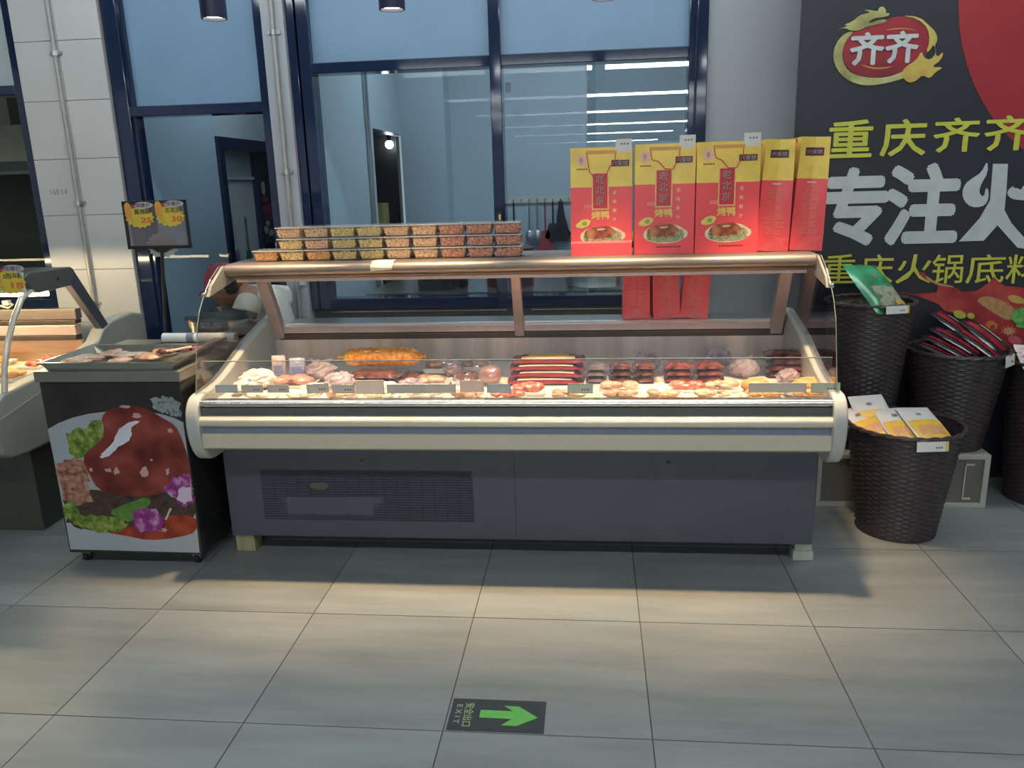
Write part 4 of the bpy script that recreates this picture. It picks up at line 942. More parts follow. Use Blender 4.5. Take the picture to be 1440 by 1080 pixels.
# ------------------------------------------------------------------ steel cart with printed front
ct = thing('serving_cart', (-1.90, 3.18, 0.0), 'black serving cart on casters with braised pork picture on its front', 'cart')
cx0, cx1, cy0, cy1 = -2.195, -1.610, 2.885, 3.52
MB().box(cx0, cx1, cy0, cy1, 0.055, 0.795).build('cabinet', M('black cart panel', (0.022, 0.022, 0.022), 0.22, 0, 0.1), ct, bevel=0.003)
MB().box(cx0-0.012, cx1+0.012, cy0-0.012, cy1+0.012, 0.796, 0.840).build('worktop', M('cart steel', (0.30, 0.29, 0.25), 0.35, 0.7, 0.08, 5), ct, bevel=0.004)
for x, y in ((-2.15, 2.93), (-1.655, 2.93), (-2.15, 3.47), (-1.655, 3.47)):
    c = MB().box(x-0.018, x+0.018, y-0.015, y+0.015, 0.035, 0.0548).build('caster_fork', steel, ct)
    MB().tube([(x-0.009, y, 0.0225), (x+0.009, y, 0.0225)], 0.0225, 16).build('wheel', black_plastic, c)
    MB().tube([(x-0.0105, y, 0.0225), (x+0.0105, y, 0.0225)], 0.009, 12).build('hub', chrome, c)
def cp(px, py):   # picture coordinates (zoomed photo pixels) -> panel metres
    v = (950-py)/(950-130.0); l = 50*v+178*(1-v); r = 722*v+812*(1-v)
    return (cx0+0.004+(px-l)/(r-l)*(cx1-cx0-0.008), 0.062+v*0.730)
pan = MB().box(cx0+0.003, cx1-0.003, cy0-0.0035, cy0-0.0005, 0.060, 0.793).build('picture_panel', M('dark picture ground', (0.030, 0.027, 0.025), 0.18, 0, 0.3, 5), ct)
def cpoly(name, pts, mat, e, sm=1):
    q = [cp(*p) for p in pts]
    if sm: q = smooth_poly(q, sm)
    me = bpy.data.meshes.new(name); me.from_pydata([(p[0], cy0-0.0035-e, p[1]) for p in q], [], [tuple(range(len(q)))]); me.update()
    return place(name, me, mat, pan)
platew = M('plate white print', (0.34, 0.37, 0.395), 0.2, 0, 0.06, 4)
arc = [(82, 346), (140, 315), (210, 290), (290, 272), (380, 262), (470, 258), (560, 262), (640, 275), (700, 292), (742, 312), (790, 760), (805, 945), (180, 940), (160, 800), (110, 500)]
cpoly('plate_print', arc, platew, .0004, 0)
pork = MIX('braised pork print', [(0.085, 0.012, 0.010), (0.19, 0.030, 0.022), (0.30, 0.065, 0.045)], 7, 0.18, bump=0.05)
green = MIX('lettuce print', [(0.05, 0.11, 0.015), (0.15, 0.22, 0.03), (0.30, 0.36, 0.08)], 45, 0.25, bump=0)
pinkm = MIX('shredded pork print', [(0.14, 0.045, 0.03), (0.34, 0.15, 0.10), (0.45, 0.26, 0.18)], 40, 0.25, bump=0)
sauce = MIX('sauce print', [(0.16, 0.015, 0.008), (0.38, 0.06, 0.02)], 14, 0.2, bump=0)
darkp = MIX('dark garnish print', [(0.02, 0.015, 0.012), (0.07, 0.035, 0.03), (0.04, 0.06, 0.02)], 30, 0.25, bump=0)
orchid = MIX('orchid print', [(0.16, 0.015, 0.12), (0.28, 0.035, 0.21), (0.50, 0.32, 0.46)], 24, 0.25, bump=0)
def jag(pts, k, seed, n=4):
    rn = random.Random(seed); q = []
    for i in range(len(pts)):
        a, b = pts[i], pts[(i+1) % len(pts)]
        for s in range(n): q.append((a[0]+(b[0]-a[0])*s/n+rn.uniform(-k, k), a[1]+(b[1]-a[1])*s/n+rn.uniform(-k, k)))
    return q
cpoly('garnish_print', jag([(590, 200), (650, 195), (725, 210), (735, 290), (690, 285), (640, 265), (600, 250)], 8, 1), MIX('grey garnish', [(0.10, 0.13, 0.12), (0.30, 0.33, 0.32), (0.05, 0.07, 0.07)], 50, 0.3, bump=0), .0006, 0)
cpoly('lettuce_print', jag([(168, 380), (210, 345), (270, 335), (345, 295), (360, 370), (310, 420), (270, 465), (225, 485), (180, 460)], 9, 2), green, .0008, 0)
cpoly('dark_garnish_print', jag([(150, 690), (290, 640), (520, 650), (760, 640), (790, 700), (780, 800), (640, 840), (500, 870), (250, 840), (165, 800)], 8, 3), darkp, .0008, 0)
cpoly('sauce_print', [(345, 850), (470, 815), (560, 820), (640, 760), (790, 755), (800, 840), (700, 872), (560, 888), (470, 868)], sauce, .0012)
cpoly('shredded_pork_print', jag([(118, 505), (180, 488), (255, 492), (285, 545), (275, 600), (295, 700), (220, 715), (145, 690)], 8, 5), pinkm, .0012, 0)
cpoly('pork_print', [(345, 292), (380, 255), (470, 232), (560, 242), (640, 290), (705, 325), (735, 390), (762, 480), (775, 570), (720, 600), (650, 648), (530, 668), (400, 662), (318, 632), (285, 570), (245, 480), (300, 430), (352, 390), (360, 340)], pork, .0016)
cpoly('gloss_print', jag([(532, 305), (480, 310), (430, 345), (405, 400), (345, 462), (338, 485), (380, 470), (410, 440), (470, 408), (496, 375), (492, 340)], 5, 6, 3), M('gloss white print', (0.62, 0.62, 0.68), 0.2), .0020, 0)
for k, (a, b, w_, h_) in enumerate(((548, 550, 18, 26), (375, 540, 16, 10), (415, 545, 12, 18), (660, 545, 10, 16), (470, 240, 26, 8), (520, 280, 22, 10), (290, 540, 7, 10), (680, 350, 16, 12), (585, 490, 6, 6))):
    cpoly('gloss_spot_print', oval(a, b, w_, h_, 12, .35, k), M('gloss pink print', (0.48, 0.30, 0.28), 0.2), .0020, 0)
cpoly('lettuce_print', jag([(150, 720), (205, 690), (240, 765), (340, 760), (400, 770), (470, 800), (440, 835), (350, 852), (250, 830), (160, 785)], 9, 8), green, .0016, 0)
cpoly('leaf_print', [(370, 745), (430, 715), (500, 690), (555, 668), (582, 690), (560, 720), (510, 750), (480, 800), (420, 780)], MIX('leaf print', [(0.04, 0.13, 0.02), (0.14, 0.26, 0.05)], 20, 0.25, bump=0), .0020)
cpoly('orchid_print', jag([(490, 740), (550, 725), (610, 735), (645, 780), (630, 830), (570, 850), (510, 840)], 10, 9), orchid, .0024, 0)
cpoly('orchid_print', jag([(630, 640), (690, 570), (765, 555), (778, 620), (785, 690), (730, 720), (690, 680)], 10, 10), orchid, .0024, 0)
cpoly('petal_print', jag([(715, 625), (770, 615), (783, 680), (740, 700), (705, 680)], 6, 12), M('pale petal print', (0.58, 0.46, 0.58), 0.25), .0028, 0)
cpoly('stem_print', [(668, 722), (678, 724), (652, 782), (642, 780)], M('pale stem print', (0.50, 0.46, 0.36), 0.3), .0028, 0)
cpoly('star_print', burst(640, 832, 20, 16, 5, .45), M('gloss pink print', (0.48, 0.30, 0.28)), .0028, 0)
# tray on the cart
tr = thing('steel_tray', (-1.90, 3.12, 0.8405), 'shallow steel tray holding pale meat pieces on the cart', 'tray')
tx0, tx1, ty0, ty1 = -2.170, -1.615, 2.875, 3.225
mb = MB().taper(tx0, tx1, ty0, ty1, 0.842, 0.876, 0.93); mb.f.pop(1)
o = mb.build('pan', M('tray steel', (0.52, 0.50, 0.44), 0.28, 0.9, 0.06, 6), tr); s = o.modifiers.new('s', 'SOLIDIFY'); s.thickness = 0.0015; s.offset = 1
rim = MB()
for a in ((tx0-.008, tx1+.008, ty0-.008, ty0), (tx0-.008, tx1+.008, ty1, ty1+.008), (tx0-.008, tx0, ty0, ty1), (tx1, tx1+.008, ty0, ty1)): rim.box(a[0], a[1], a[2], a[3], 0.8745, 0.8775)
rim.build('rim', chrome, tr)
for k in range(16):
    rn = random.Random(500+k)
    x, y = rn.uniform(tx0+.07, tx1-.09), rn.uniform(ty0+.07, ty1-.07)
    mt = beige_meat if k % 4 else M('grey pork skin', (0.42, 0.36, 0.30), 0.3, 0, 0.2, 12)
    o = MB().ball((0, 0, 0), (rn.uniform(.035, .06), rn.uniform(.025, .04), rn.uniform(.008, .013)), 12, 8, .12, k).build('', mt, None, world=False, smooth=True)
    o.name = 'meat_piece'; o.location = (x, y, 0.858+0.002*(k % 5)); o.rotation_euler = (0, 0, rn.uniform(0, 3))
    tag(o, 'pale pork piece lying in the steel tray on the cart', 'meat', 'pork pieces in the steel tray')
t = thing('ribs', (-1.70, 3.10, 0.866), 'dark brown glazed ribs at the right end of the steel tray', 'meat')
for k in range(3): MB().ball((-1.745+.045*k, 3.06+.03*k, 0.880), (.042, .022, .012), 12, 8, .12, 70+k).build('rib_piece', dark_meat, t, smooth=True)
MB().tube([(-1.735, 3.04, .884), (-1.655, 3.10, .890)], 0.005, 6).build('bone', M('bone', (0.55, 0.42, 0.32), 0.5), t)
lidp = thing('tray_cover', (-1.60, 3.22, 0.8405), 'tilted steel tray cover leaning along the right of the cart top', 'cover', rot=(0, 0, 0))
MB().add([(-1.625, 3.00, 0.8782), (-1.605, 3.00, 0.8782), (-1.600, 3.42, 0.892), (-1.660, 3.42, 0.892), (-1.625, 3.00, 0.8812), (-1.605, 3.00, 0.8812), (-1.600, 3.42, 0.895), (-1.660, 3.42, 0.895)],
         [(3,2,1,0),(4,5,6,7),(0,1,5,4),(1,2,6,5),(2,3,7,6),(3,0,4,7)]).build('lid_plate', M('warm steel', (0.55, 0.45, 0.36), 0.3, 0.9), lidp)
MB().box(-1.660, -1.600, 3.418, 3.424, 0.8405, 0.895).build('lid_edge', steel, lidp)
# cling-film roll, its carton and the pot
t = thing('carton', (-1.74, 3.335, 0.8405), 'flat grey carton under the cling film roll', 'box')
MB().box(-1.90, -1.585, 3.28, 3.375, 0.8405, 0.862).build('box_body', M('grey carton', (0.22, 0.23, 0.20), 0.6), t, bevel=0.002)
MB().box(-1.90, -1.585, 3.279, 3.2795, 0.846, 0.857).build('box_print', M('carton print', (0.35, 0.36, 0.32), 0.6), t)
t = thing('cling_film_roll', (-1.74, 3.335, 0.8625), 'white cling film roll with grey band lying on the carton', 'roll')
MB().tube([(-1.905, 3.335, 0.8845), (-1.565, 3.325, 0.8845)], 0.0215, 20).build('film', M('white film roll', (0.74, 0.74, 0.72), 0.25, 0, 0.02), t, smooth=True)
MB().tube([(-1.790, 3.3316, 0.8845), (-1.755, 3.3306, 0.8845)], 0.0219, 20).build('band', M('grey band', (0.20, 0.24, 0.30), 0.4), t, smooth=True)
MB().tube([(-1.567, 3.325, 0.8845), (-1.561, 3.325, 0.8845)], 0.013, 14).build('core', M('card core', (0.55, 0.52, 0.46), 0.7), t)
t = thing('steel_pot', (-1.772, 3.64, 0.8405), 'round glossy steel pot with dark lid behind the cling film roll', 'pot')
px_, py_, pr = -1.735, 3.462, 0.0
MB().lathe([(0, 0), (.148, 0), (.158, .01), (.163, .085), (.160, .085), (.156, .012), (0, .012)], 36, (-1.772, 3.64, 0.8405)).build('pot_body', M('mirror steel', (0.55, 0.50, 0.46), 0.12, 1.0, 0.03), t, smooth=True)
l = MB().lathe([(.167, .0855), (.167, .093), (.120, .110), (.05, .118), (0, .119)], 36, (-1.772, 3.64, 0.8405)).build('lid', M('dark glass lid', (0.07, 0.085, 0.08), 0.08, 0.3, 0.05), t, smooth=True)
MB().lathe([(.010, .118), (.010, .126), (.020, .130), (.020, .136), (0, .138)], 14, (-1.772, 3.64, 0.8405)).build('knob', chrome, l, smooth=True)
MB().tube([(-1.612, 3.62, .905), (-1.585, 3.62, .912), (-1.585, 3.66, .912), (-1.612, 3.66, .905)], .005, 6).build('handle', chrome, t)
t = thing('side_table', (-1.76, 3.70, 0.0), 'dark narrow table behind the cart carrying the steel pot', 'table')
MB().box(-1.98, -1.585, 3.54, 3.80, 0.81, 0.8395).build('table_top', M('dark table', (0.06, 0.06, 0.055), 0.4), t)
for x in (-1.96, -1.605):
    for y in (3.56, 3.78): MB().box(x-.015, x+.015, y-.015, y+.015, 0, 0.81).build('leg', black_plastic, t)
# sign on a stand
sg = thing('sign_stand', (-1.88, 3.35, 0.8405), 'black framed sign stand with two yellow price bursts on the cart', 'sign')
SX, SY = -1.88, 3.40
MB().lathe([(0, 0), (.05, 0), (.05, .006), (.012, .012), (0, .012)], 24, (-1.93, SY-.005, 0.8405)).build('foot', black_plastic, sg)
MB().tube([(-1.93, SY-.005, .85), (-1.895, SY, 1.276)], 0.0075, 10).build('pole', black_plastic, sg, smooth=True)
fx0, fx1, fz0, fz1 = -2.050, -1.755, 1.272, 1.480
for a in ((fx0, fx1, fz0, fz0+.014), (fx0, fx1, fz1-.014, fz1), (fx0, fx0+.013, fz0, fz1), (fx1-.013, fx1, fz0, fz1)):
    MB().box(a[0], a[1], SY-.006, SY+.006, a[2], a[3]).build('frame_bar', black_plastic, sg, bevel=0.003)
MB().prism([(SX-.06, 1.2725), (SX+.035, 1.2725), (SX+.0, 1.256), (SX-.03, 1.256)], 'y', SY-.005, SY+.005).build('bracket', black_plastic, sg)
MB().box(fx0+.013, fx1-.013, SY-.001, SY+.001, fz0+.014, fz1-.014).build('clear_sheet', GLASS('sign sheet', (0.84, 0.80, 0.80), 0.6, haze=0.16, hcol=(0.55, 0.5, 0.5)), sg)
by = M('burst yellow', (0.72, 0.55, 0.06), 0.45, 0, 0.06, 20)
def sticker(cx, cz, s, parent, y, txt, num, org):
    def lay(o): return o
    def fl_(name, pts, mat, e):
        me = bpy.data.meshes.new(name); me.from_pydata([(p[0], y-e, p[1]) for p in pts], [], [tuple(range(len(pts)))]); me.update()
        return place(name, me, mat, parent)
    b = fl_('price_burst', burst(cx, cz-.006*s, .068*s, .048*s, 15, .86), by, .001)
    fl_('pointing_hand', smooth_poly([(cx-.066*s, cz+.05*s), (cx-.05*s, cz+.062*s), (cx-.034*s, cz+.05*s), (cx-.034*s, cz+.02*s), (cx-.03*s, cz-.012*s), (cx-.052*s, cz-.018*s), (cx-.064*s, cz+.0*s)]), M('burst orange', (0.75, 0.36, 0.06), 0.45), .0016)
    fl_('red_streak', [(cx-.03*s, cz+.03*s), (cx-.012*s, cz+.052*s), (cx-.02*s, cz+.056*s), (cx-.036*s, cz+.04*s)], M('burst red', (0.5, 0.06, 0.05), 0.5), .0014)
    fl_('name_panel', oval(cx+.022*s, cz+.046*s, .046*s, .014*s, 20), M('mauve panel', (0.62, 0.52, 0.55), 0.5), .0014)
    o1 = me_text('惊爆价', cx-.014*s, cx+.056*s, cz+.037*s, cz+.056*s, ink, parent, y-.0020, .01)
    o2 = me_text(txt, cx-.022*s, cx+.054*s, cz+.008*s, cz+.030*s, ink, parent, y-.0020, .01)
    o3 = me_text(num, cx+.004*s, cx+.054*s, cz-.030*s, cz-.006*s, M('price orange', (0.72, 0.16, 0.04), 0.5), parent, y-.0020, .03)
    o4 = me_text('元', cx-.045*s, cx-.025*s, cz-.036*s, cz-.016*s, M('olive ink', (0.28, 0.30, 0.06), 0.5), parent, y-.0020, .0)
def me_text(body, x0, x1, z0, z1, mat, parent, y, bold):
    me = text_mesh(body, 1.0, bold)
    xs = [v.co.x for v in me.vertices]; ys = [v.co.y for v in me.vertices]; ax, bx, ay, by_ = min(xs), max(xs), min(ys), max(ys)
    for v in me.vertices: v.co = Vector((x0+(v.co.x-ax)*(x1-x0)/(bx-ax), y-v.co.z, z0+(v.co.y-ay)*(z1-z0)/(by_-ay)))
    return place('lettering', me, mat, parent)
sticker(-1.972, 1.415, 1.0, sg, SY-.007, '酱猪蹄', '25', None)
sticker(-1.832, 1.418, 1.0, sg, SY-.007, '五花肉', '30', None)
me = bpy.data.meshes.new('burst_back'); q = burst(-1.895, 1.285, .075, .058, 15, .86); me.from_pydata([(p[0], SY+.008, p[1]) for p in q], [], [tuple(range(len(q)))]); me.update()
place('burst_back', me, M('pale burst back', (0.42, 0.42, 0.38), 0.6), sg)

# ------------------------------------------------------------------ neighbouring deli case at the left
lc = thing('deli_case', (-3.5, 3.5, 0.0), 'neighbouring warm-lit deli case with curved strut, cut off at the left', 'counter')
lx1 = -2.50
lcap = M('grey moulded end cap', (0.34, 0.335, 0.29), 0.4, 0, 0.05, 5)
MB().box(-4.8, -2.55, 3.21, 3.90, 0.0, 0.46).build('base', M('dark olive base', (0.055, 0.055, 0.045), 0.5), lc, bevel=0.004)
capL = [(3.15, 0.405), (3.05, 0.415), (3.00, 0.445), (2.975, 0.50), (2.965, 0.56), (2.975, 0.62), (3.005, 0.67), (3.06, 0.70), (3.30, 0.72), (3.60, 0.75), (3.76, 0.79), (3.82, 0.845), (3.92, 0.875), (4.10, 0.885), (4.20, 0.86), (4.22, 0.405)]
MB().prism(capL, 'x', -2.575, lx1).build('end_cap', lcap, lc, bevel=0.014, seg=3)
MB().prism([(2.985, .585), (3.30, .645), (3.30, .655), (2.985, .597)], 'x', lx1-.002, lx1+.004).build('moulded_ridge', lcap, lc)
MB().prism([(3.25, 0.42), (3.00, .46), (2.98, .52), (2.975, .57), (2.99, .64), (3.02, .672), (3.25, .69)], 'x', -4.8, -2.576).build('bumper', cream, lc, smooth=True)
MB().box(-4.8, -2.576, 3.251, 3.74, 0.62, 0.69).build('display_deck', M('warm deck', (0.62, 0.50, 0.34), 0.4), lc)
warmsteel = M('warm rear steel', (0.60, 0.46, 0.36), 0.28, 0.9, 0.1, 6, stretch=(1, 20, 20))
MB().box(-4.8, -2.576, 3.741, 3.76, 0.62, 0.80).build('inner_back_wall', warmsteel, lc)
for z0, z1, y0, mt in ((0.80, 0.825, 3.735, bronze), (0.826, 0.875, 3.74, post), (0.88, 0.90, 3.75, bronze), (0.902, 0.955, 3.76, warmsteel)):
    MB().box(-4.8, -2.60, y0, y0+.05, z0, z1).build('rear_rail', mt, lc, bevel=0.002)
MB().prism([(3.30, 1.13), (3.305, 1.165), (3.35, 1.185), (3.64, 1.178), (3.665, 1.16), (3.62, 1.09), (3.40, 1.085)], 'x', -4.8, lx1).build('canopy', M('grey canopy', (0.13, 0.14, 0.13), 0.35, 0.3), lc, bevel=0.006)
MB().tube([(lx1+.0005, 3.53, 1.135), (lx1+.004, 3.53, 1.135)], .008, 10).build('screw_cap', black_plastic, lc)
MB().tube([(-4.7, 3.47, 1.072), (-2.52, 3.47, 1.072)], 0.011, 10).build('light_tube', M('warm tube', (1.0, 0.80, 0.46), 0.3, 0, 0, emit=75.0), lc)
MB().prism([(3.60, 1.125), (3.665, 1.16), (3.90, .82), (3.85, .80)], 'x', -2.545, -2.505).build('rear_post', M('slate post', (0.10, 0.10, 0.12), 0.35, 0.3), lc, bevel=0.004)
MB().tube([(-2.515, 3.36, 1.105), (-2.515, 3.29, 1.075), (-2.515, 3.22, 1.00), (-2.515, 3.155, .90), (-2.515, 3.11, .80), (-2.515, 3.085, .70)], 0.0125, 10).build('curved_strut', M('pale strut', (0.62, 0.56, 0.46), 0.25, 0.2), lc, smooth=True)
MB().sheet([(3.315, 1.10), (3.24, 1.03), (3.17, .93), (3.125, .84), (3.09, .71)], 'x', -4.8, -2.53).build('curved_glass', glass_clear, lc, smooth=True)
MB().box(-2.62, -2.545, 3.055, 3.062, .70, .765).build('price_holder', M('grey holder', (0.28, 0.30, 0.33), 0.4), lc)
# food heaps in the neighbouring case
for k, (x, y, mt, lb) in enumerate(((-2.72, 3.36, orange_bread, 'golden fried food heap at the right end of the neighbouring case'), (-2.95, 3.38, beige_meat, 'pale cooked food heap, second from the right end of the neighbouring case'),
                                   (-2.68, 3.60, chilli_meat, 'reddish food heap at the back of the neighbouring case'), (-3.02, 3.62, orange_bread, 'golden food heap at the back of the neighbouring case'))):
    meat_tray(x, y, 0.21, 0.17, 0.05, white_tray, mt, lb, 130+k, 14, wrap=False, z=0.691)
t = thing('white_cable', (-2.95, 3.80, 0.9555), 'tangled white cable with plug on the rear rail of the neighbouring case', 'cable')
MB().tube([(-3.5, 3.79, .9595), (-3.30, 3.785, .9605), (-3.18, 3.79, .962), (-3.08, 3.78, .985), (-3.02, 3.785, 1.01), (-3.05, 3.79, 1.025), (-3.07, 3.79, 1.005), (-3.03, 3.785, .975), (-2.97, 3.78, .962), (-2.95, 3.79, .978), (-2.98, 3.79, .985)], .0055, 6).build('wire', M('white cable', (0.62, 0.56, 0.46), 0.5), t, smooth=True)
MB().box(-3.0, -2.965, 3.775, 3.80, .975, 1.0).build('plug', M('white cable', (0.62, 0.56, 0.46)), t, bevel=.003)
sp = thing('price_sign', (-2.555, 3.292, 1.10), 'yellow starburst price sign on the neighbouring case canopy', 'sign')
sticker(-2.555, 1.155, 1.15, sp, 3.288, '卤味', '18', None)
MB().box(-2.62, -2.49, 3.289, 3.293, 1.10, 1.19).build('card_back', white_card, sp)

# ------------------------------------------------------------------ wicker baskets and their crates
crate_wood = M('weathered crate board', (0.14, 0.125, 0.105), 0.6, 0, 0.15, 6)
crate_edge = M('pale crate edge', (0.40, 0.39, 0.33), 0.5, 0, 0.1, 10)
cr = thing('crate', (1.42, 3.78, 0.0), 'low pale-edged wooden crate carrying two wicker baskets', 'crate')
MB().box(1.045, 1.775, 3.615, 3.965, 0.0, 0.245).build('crate_body', crate_wood, cr)
for a in ((1.035, 1.79, 0.235, 0.257), (1.035, 1.79, 0.0, 0.022), (1.765, 1.79, 0.022, 0.235), (1.035, 1.055, 0.022, 0.235)):
    MB().box(a[0], a[1], 3.602, 3.620, a[2], a[3]).build('edge_board', crate_edge, cr, bevel=0.002)
MB().box(1.035, 1.79, 3.620, 3.97, 0.245, 0.257).build('top_board', crate_edge, cr)
for a in ((1.685, 1.690, 0.045, 0.215), (1.685, 1.725, 0.205, 0.212), (1.685, 1.722, 0.040, 0.047)):
    MB().box(a[0], a[1], 3.606, 3.6145, a[2], a[3]).build('handle_trim', M('white trim', (0.55, 0.53, 0.47), 0.5), cr)
wick = M('dark brown wicker', (0.046, 0.034, 0.036), 0.38, 0, 0.25, 30)
def basket(x, y, z, r0, r1, h, label):
    t = thing('wicker_basket', (x, y, z), label, 'basket', 'dark wicker baskets')
    n = 72; rows = int(h/0.0115); vs = []; fs = []
    prof = [(0, 0.0, 0.0)]
    for j in range(rows*2+1):
        zz = 0.006+(h-0.02)*j/(rows*2); rr = r0+(r1-r0)*(zz/h)
        for i in range(n):
            a = 2*math.pi*i/n
            over = 1 if ((i//2+(j//2)) % 2 == 0) else -1
            rad = rr+(0.0028*over if j % 2 == 1 else -0.0022)+(0.0012 if i % 2 else 0)
            vs.append((rad*math.cos(a), rad*math.sin(a), zz))
    for j in range(rows*2):
        for i in range(n):
            i2 = (i+1) % n; fs.append((j*n+i, j*n+i2, (j+1)*n+i2, (j+1)*n+i))
    MB().add(vs, fs).build('woven_wall', wick, t, world=False, smooth=True)
    MB().lathe([(0, 0.001), (r0+.004, 0.001), (r0+.004, 0.008), (0, 0.008)], 36).build('bottom', wick, t, world=False)
    li = 0.82
    MB().lathe([(r0-.006, 0.009), (r0+(r1-r0)*li-.007, h*li), (r1-.007, h-.014)], 36).sheet  # inner lining below
    mb = MB(); mb.lathe([(r0-.008, 0.009), (r1-.008, h-.014)], 36); mb.f = mb.f[:36]
    mb.build('lining', wick, t, world=False, smooth=True)
    for k in range(2):
        P = [((r1+.004*math.cos(12*a+k*math.pi))*math.cos(a), (r1+.004*math.cos(12*a+k*math.pi))*math.sin(a), h-.008+.004*math.sin(12*a+k*math.pi)) for a in [2*math.pi*i/96 for i in range(96)]]
        MB().tube(P, 0.0075, 6, closed=True).build('rim_strand', wick, t, world=False, smooth=True)
    # fill board the packs lie on
    MB().lathe([(0, h*.80), (r0+(r1-r0)*.80-.010, h*.80), (r0+(r1-r0)*.80-.010, h*.81), (0, h*.81)], 32).build('fill_board', M('dark board', (0.03, 0.028, 0.028), 0.7), t, world=False)
    return t
A = (1.312, 3.375, 0.0, 0.158, 0.226, 0.485); B = (1.262, 3.775, 0.2575, 0.125, 0.190, 0.690); Cb = (1.668, 3.775, 0.2575, 0.140, 0.212, 0.462); D = (2.118, 3.745, 0.0, 0.170, 0.222, 0.665)
basket(*A, 'dark wicker basket standing on the floor nearest the counter, full of yellow and white packs')
basket(*B, 'tall dark wicker basket holding the green pack, beside the counter glass')
basket(*Cb, 'dark wicker basket on the crate filled with dark red packs')
basket(*D, 'dark wicker basket on the floor cut off at the right edge')
# packs in the baskets
def pouch(x, y, z, w, h, rx, ry, rz, mat, label, group, seed, patches, th=0.022, name='pouch'):
    t = thing(name, (x, y, z), label, 'pouch', group, rot=(rx, ry, rz))
    pack_mesh(w, h, th, seed, crimp=0.08, wr=0.0014).build('wrapper', mat, t, world=False, smooth=True)
    for nm, u0, u1, v0, v1, mt, e in patches:
        vs = []; nx, ny = 8, 6
        for j in range(ny+1):
            for i in range(nx+1):
                u = u0+(u1-u0)*i/nx; v = v0+(v1-v0)*j/ny
                p = (1-abs(u)**3.2)**0.7*(1-abs(v)**2.6)**0.6
                vs.append((u*w/2*(1-0.04*abs(v)**2), v*h/2*(1-0.05*p), th*(0.30+0.68*p*(0.25 if abs(u) > .93 else 1))+.002+e))
        MB().add(vs, [(j*(nx+1)+i, j*(nx+1)+i+1, (j+1)*(nx+1)+i+1, (j+1)*(nx+1)+i) for j in range(ny) for i in range(nx)]).build(nm, mt, t, world=False, smooth=True)
    return t
wp = M('white glossy pouch', (0.66, 0.64, 0.62), 0.25, 0, 0.04, 10); yp = M('yellow pouch print', (0.74, 0.46, 0.05), 0.3, 0, 0.12, 20)
sp_ = MIX('sausage print', [(0.70, 0.44, 0.08), (0.60, 0.28, 0.12), (0.66, 0.36, 0.20)], 22, 0.3, bump=0); lg = M('grey logo print', (0.22, 0.16, 0.18), 0.4)
pat = [('yellow_print', -.93, .93, -.92, .12, yp, .0), ('sausage_print', -.75, .75, -.72, -.22, sp_, .001), ('logo_print', -.25, .05, .38, .52, lg, .001)]
G3 = 'white and yellow pouches in the front basket'
for k, (dx, dy, dz, rx, ry, rz, lb) in enumerate(((-.150, .025, .462, .40, -.22, .30, 'white and yellow pouch tipping over the left rim of the front basket'), (-.105, .075, .490, .55, -.05, .10, 'white and yellow pouch standing highest at the back of the front basket'),
        (-.020, -.005, .465, .42, .0, .16, 'white and yellow pouch in the middle of the front basket'), (.070, -.02, .474, .40, .05, .22, 'white and yellow pouch at the right side of the front basket'))):
    pouch(A[0]+dx, A[1]+dy, A[2]+dz, 0.155, 0.225, rx, ry, rz, wp, lb, G3, 600+k, pat)
gp = MIX('green glossy pouch', [(0.01, 0.13, 0.05), (0.03, 0.26, 0.11), (0.06, 0.36, 0.17)], 8, 0.22, bump=0.1)
pouch(B[0]+.0, B[1]-.05, B[2]+.735, 0.235, 0.30, .72, .10, .58, gp, 'green pouch with clear window lying on the tall basket', None, 700, [('clear_window', -.60, .70, -.85, -.05, MIX('green tea print', [(0.16, 0.20, 0.13), (0.34, 0.34, 0.26), (0.10, 0.16, 0.08)], 24, 0.15, bump=0.2), .0), ('yellow_print', .25, .85, -.92, -.60, M('amber print', (0.50, 0.34, 0.06), 0.3), .001), ('pink_print', -.1, .1, .3, .45, M('faint pink print', (0.30, 0.12, 0.14), 0.3), .001)], th=.04)
pouch(B[0]-.06, B[1]+.0, B[2]+.650, 0.18, 0.22, .08, -.1, .3, M('smoky pouch', (0.06, 0.06, 0.065), 0.2, 0, 0.4, 12), 'smoky grey pouch beneath the green one in the tall basket', None, 702, [], th=.03)
dp = M('black glossy pouch', (0.018, 0.014, 0.018), 0.18, 0, 0.3, 10); rp = MIX('crimson pouch print', [(0.16, 0.01, 0.02), (0.36, 0.03, 0.05)], 14, 0.22, bump=0)
G4 = 'dark red pouches in the crate basket'
for k, (dx, dy, dz, rx, ry, rz, lb) in enumerate(((-.085, -.075, .440, .38, .06, 1.0, 'dark red pouch lowest at the front left of the crate basket'), (-.050, -.050, .462, .42, .04, .95, 'dark red pouch second from the front left in the crate basket'), (-.010, -.015, .486, .46, .03, .9, 'dark red pouch in the middle of the crate basket'),
        (.095, -.03, .470, .50, .05, .70, 'dark red pouch second from the right in the crate basket'), (.130, .015, .500, .52, .05, .62, 'dark red pouch furthest right in the crate basket'), (.02, .075, .535, .55, .0, .85, 'dark red pouch topmost at the back of the crate basket'))):
    pouch(Cb[0]+dx, Cb[1]+dy, Cb[2]+dz, 0.14, 0.25, rx, ry, rz, dp, lb, G4, 800+k, [('crimson_print', -.65, -.05, -.85, .85, rp, .0), ('silver_print', .25, .45, -.4, .6, M('silver print', (0.35, 0.30, 0.32), 0.3), .0)])
pp = MIX('pink mottled print', [(0.62, 0.30, 0.38), (0.72, 0.60, 0.62), (0.50, 0.10, 0.18)], 40, 0.25, bump=0)
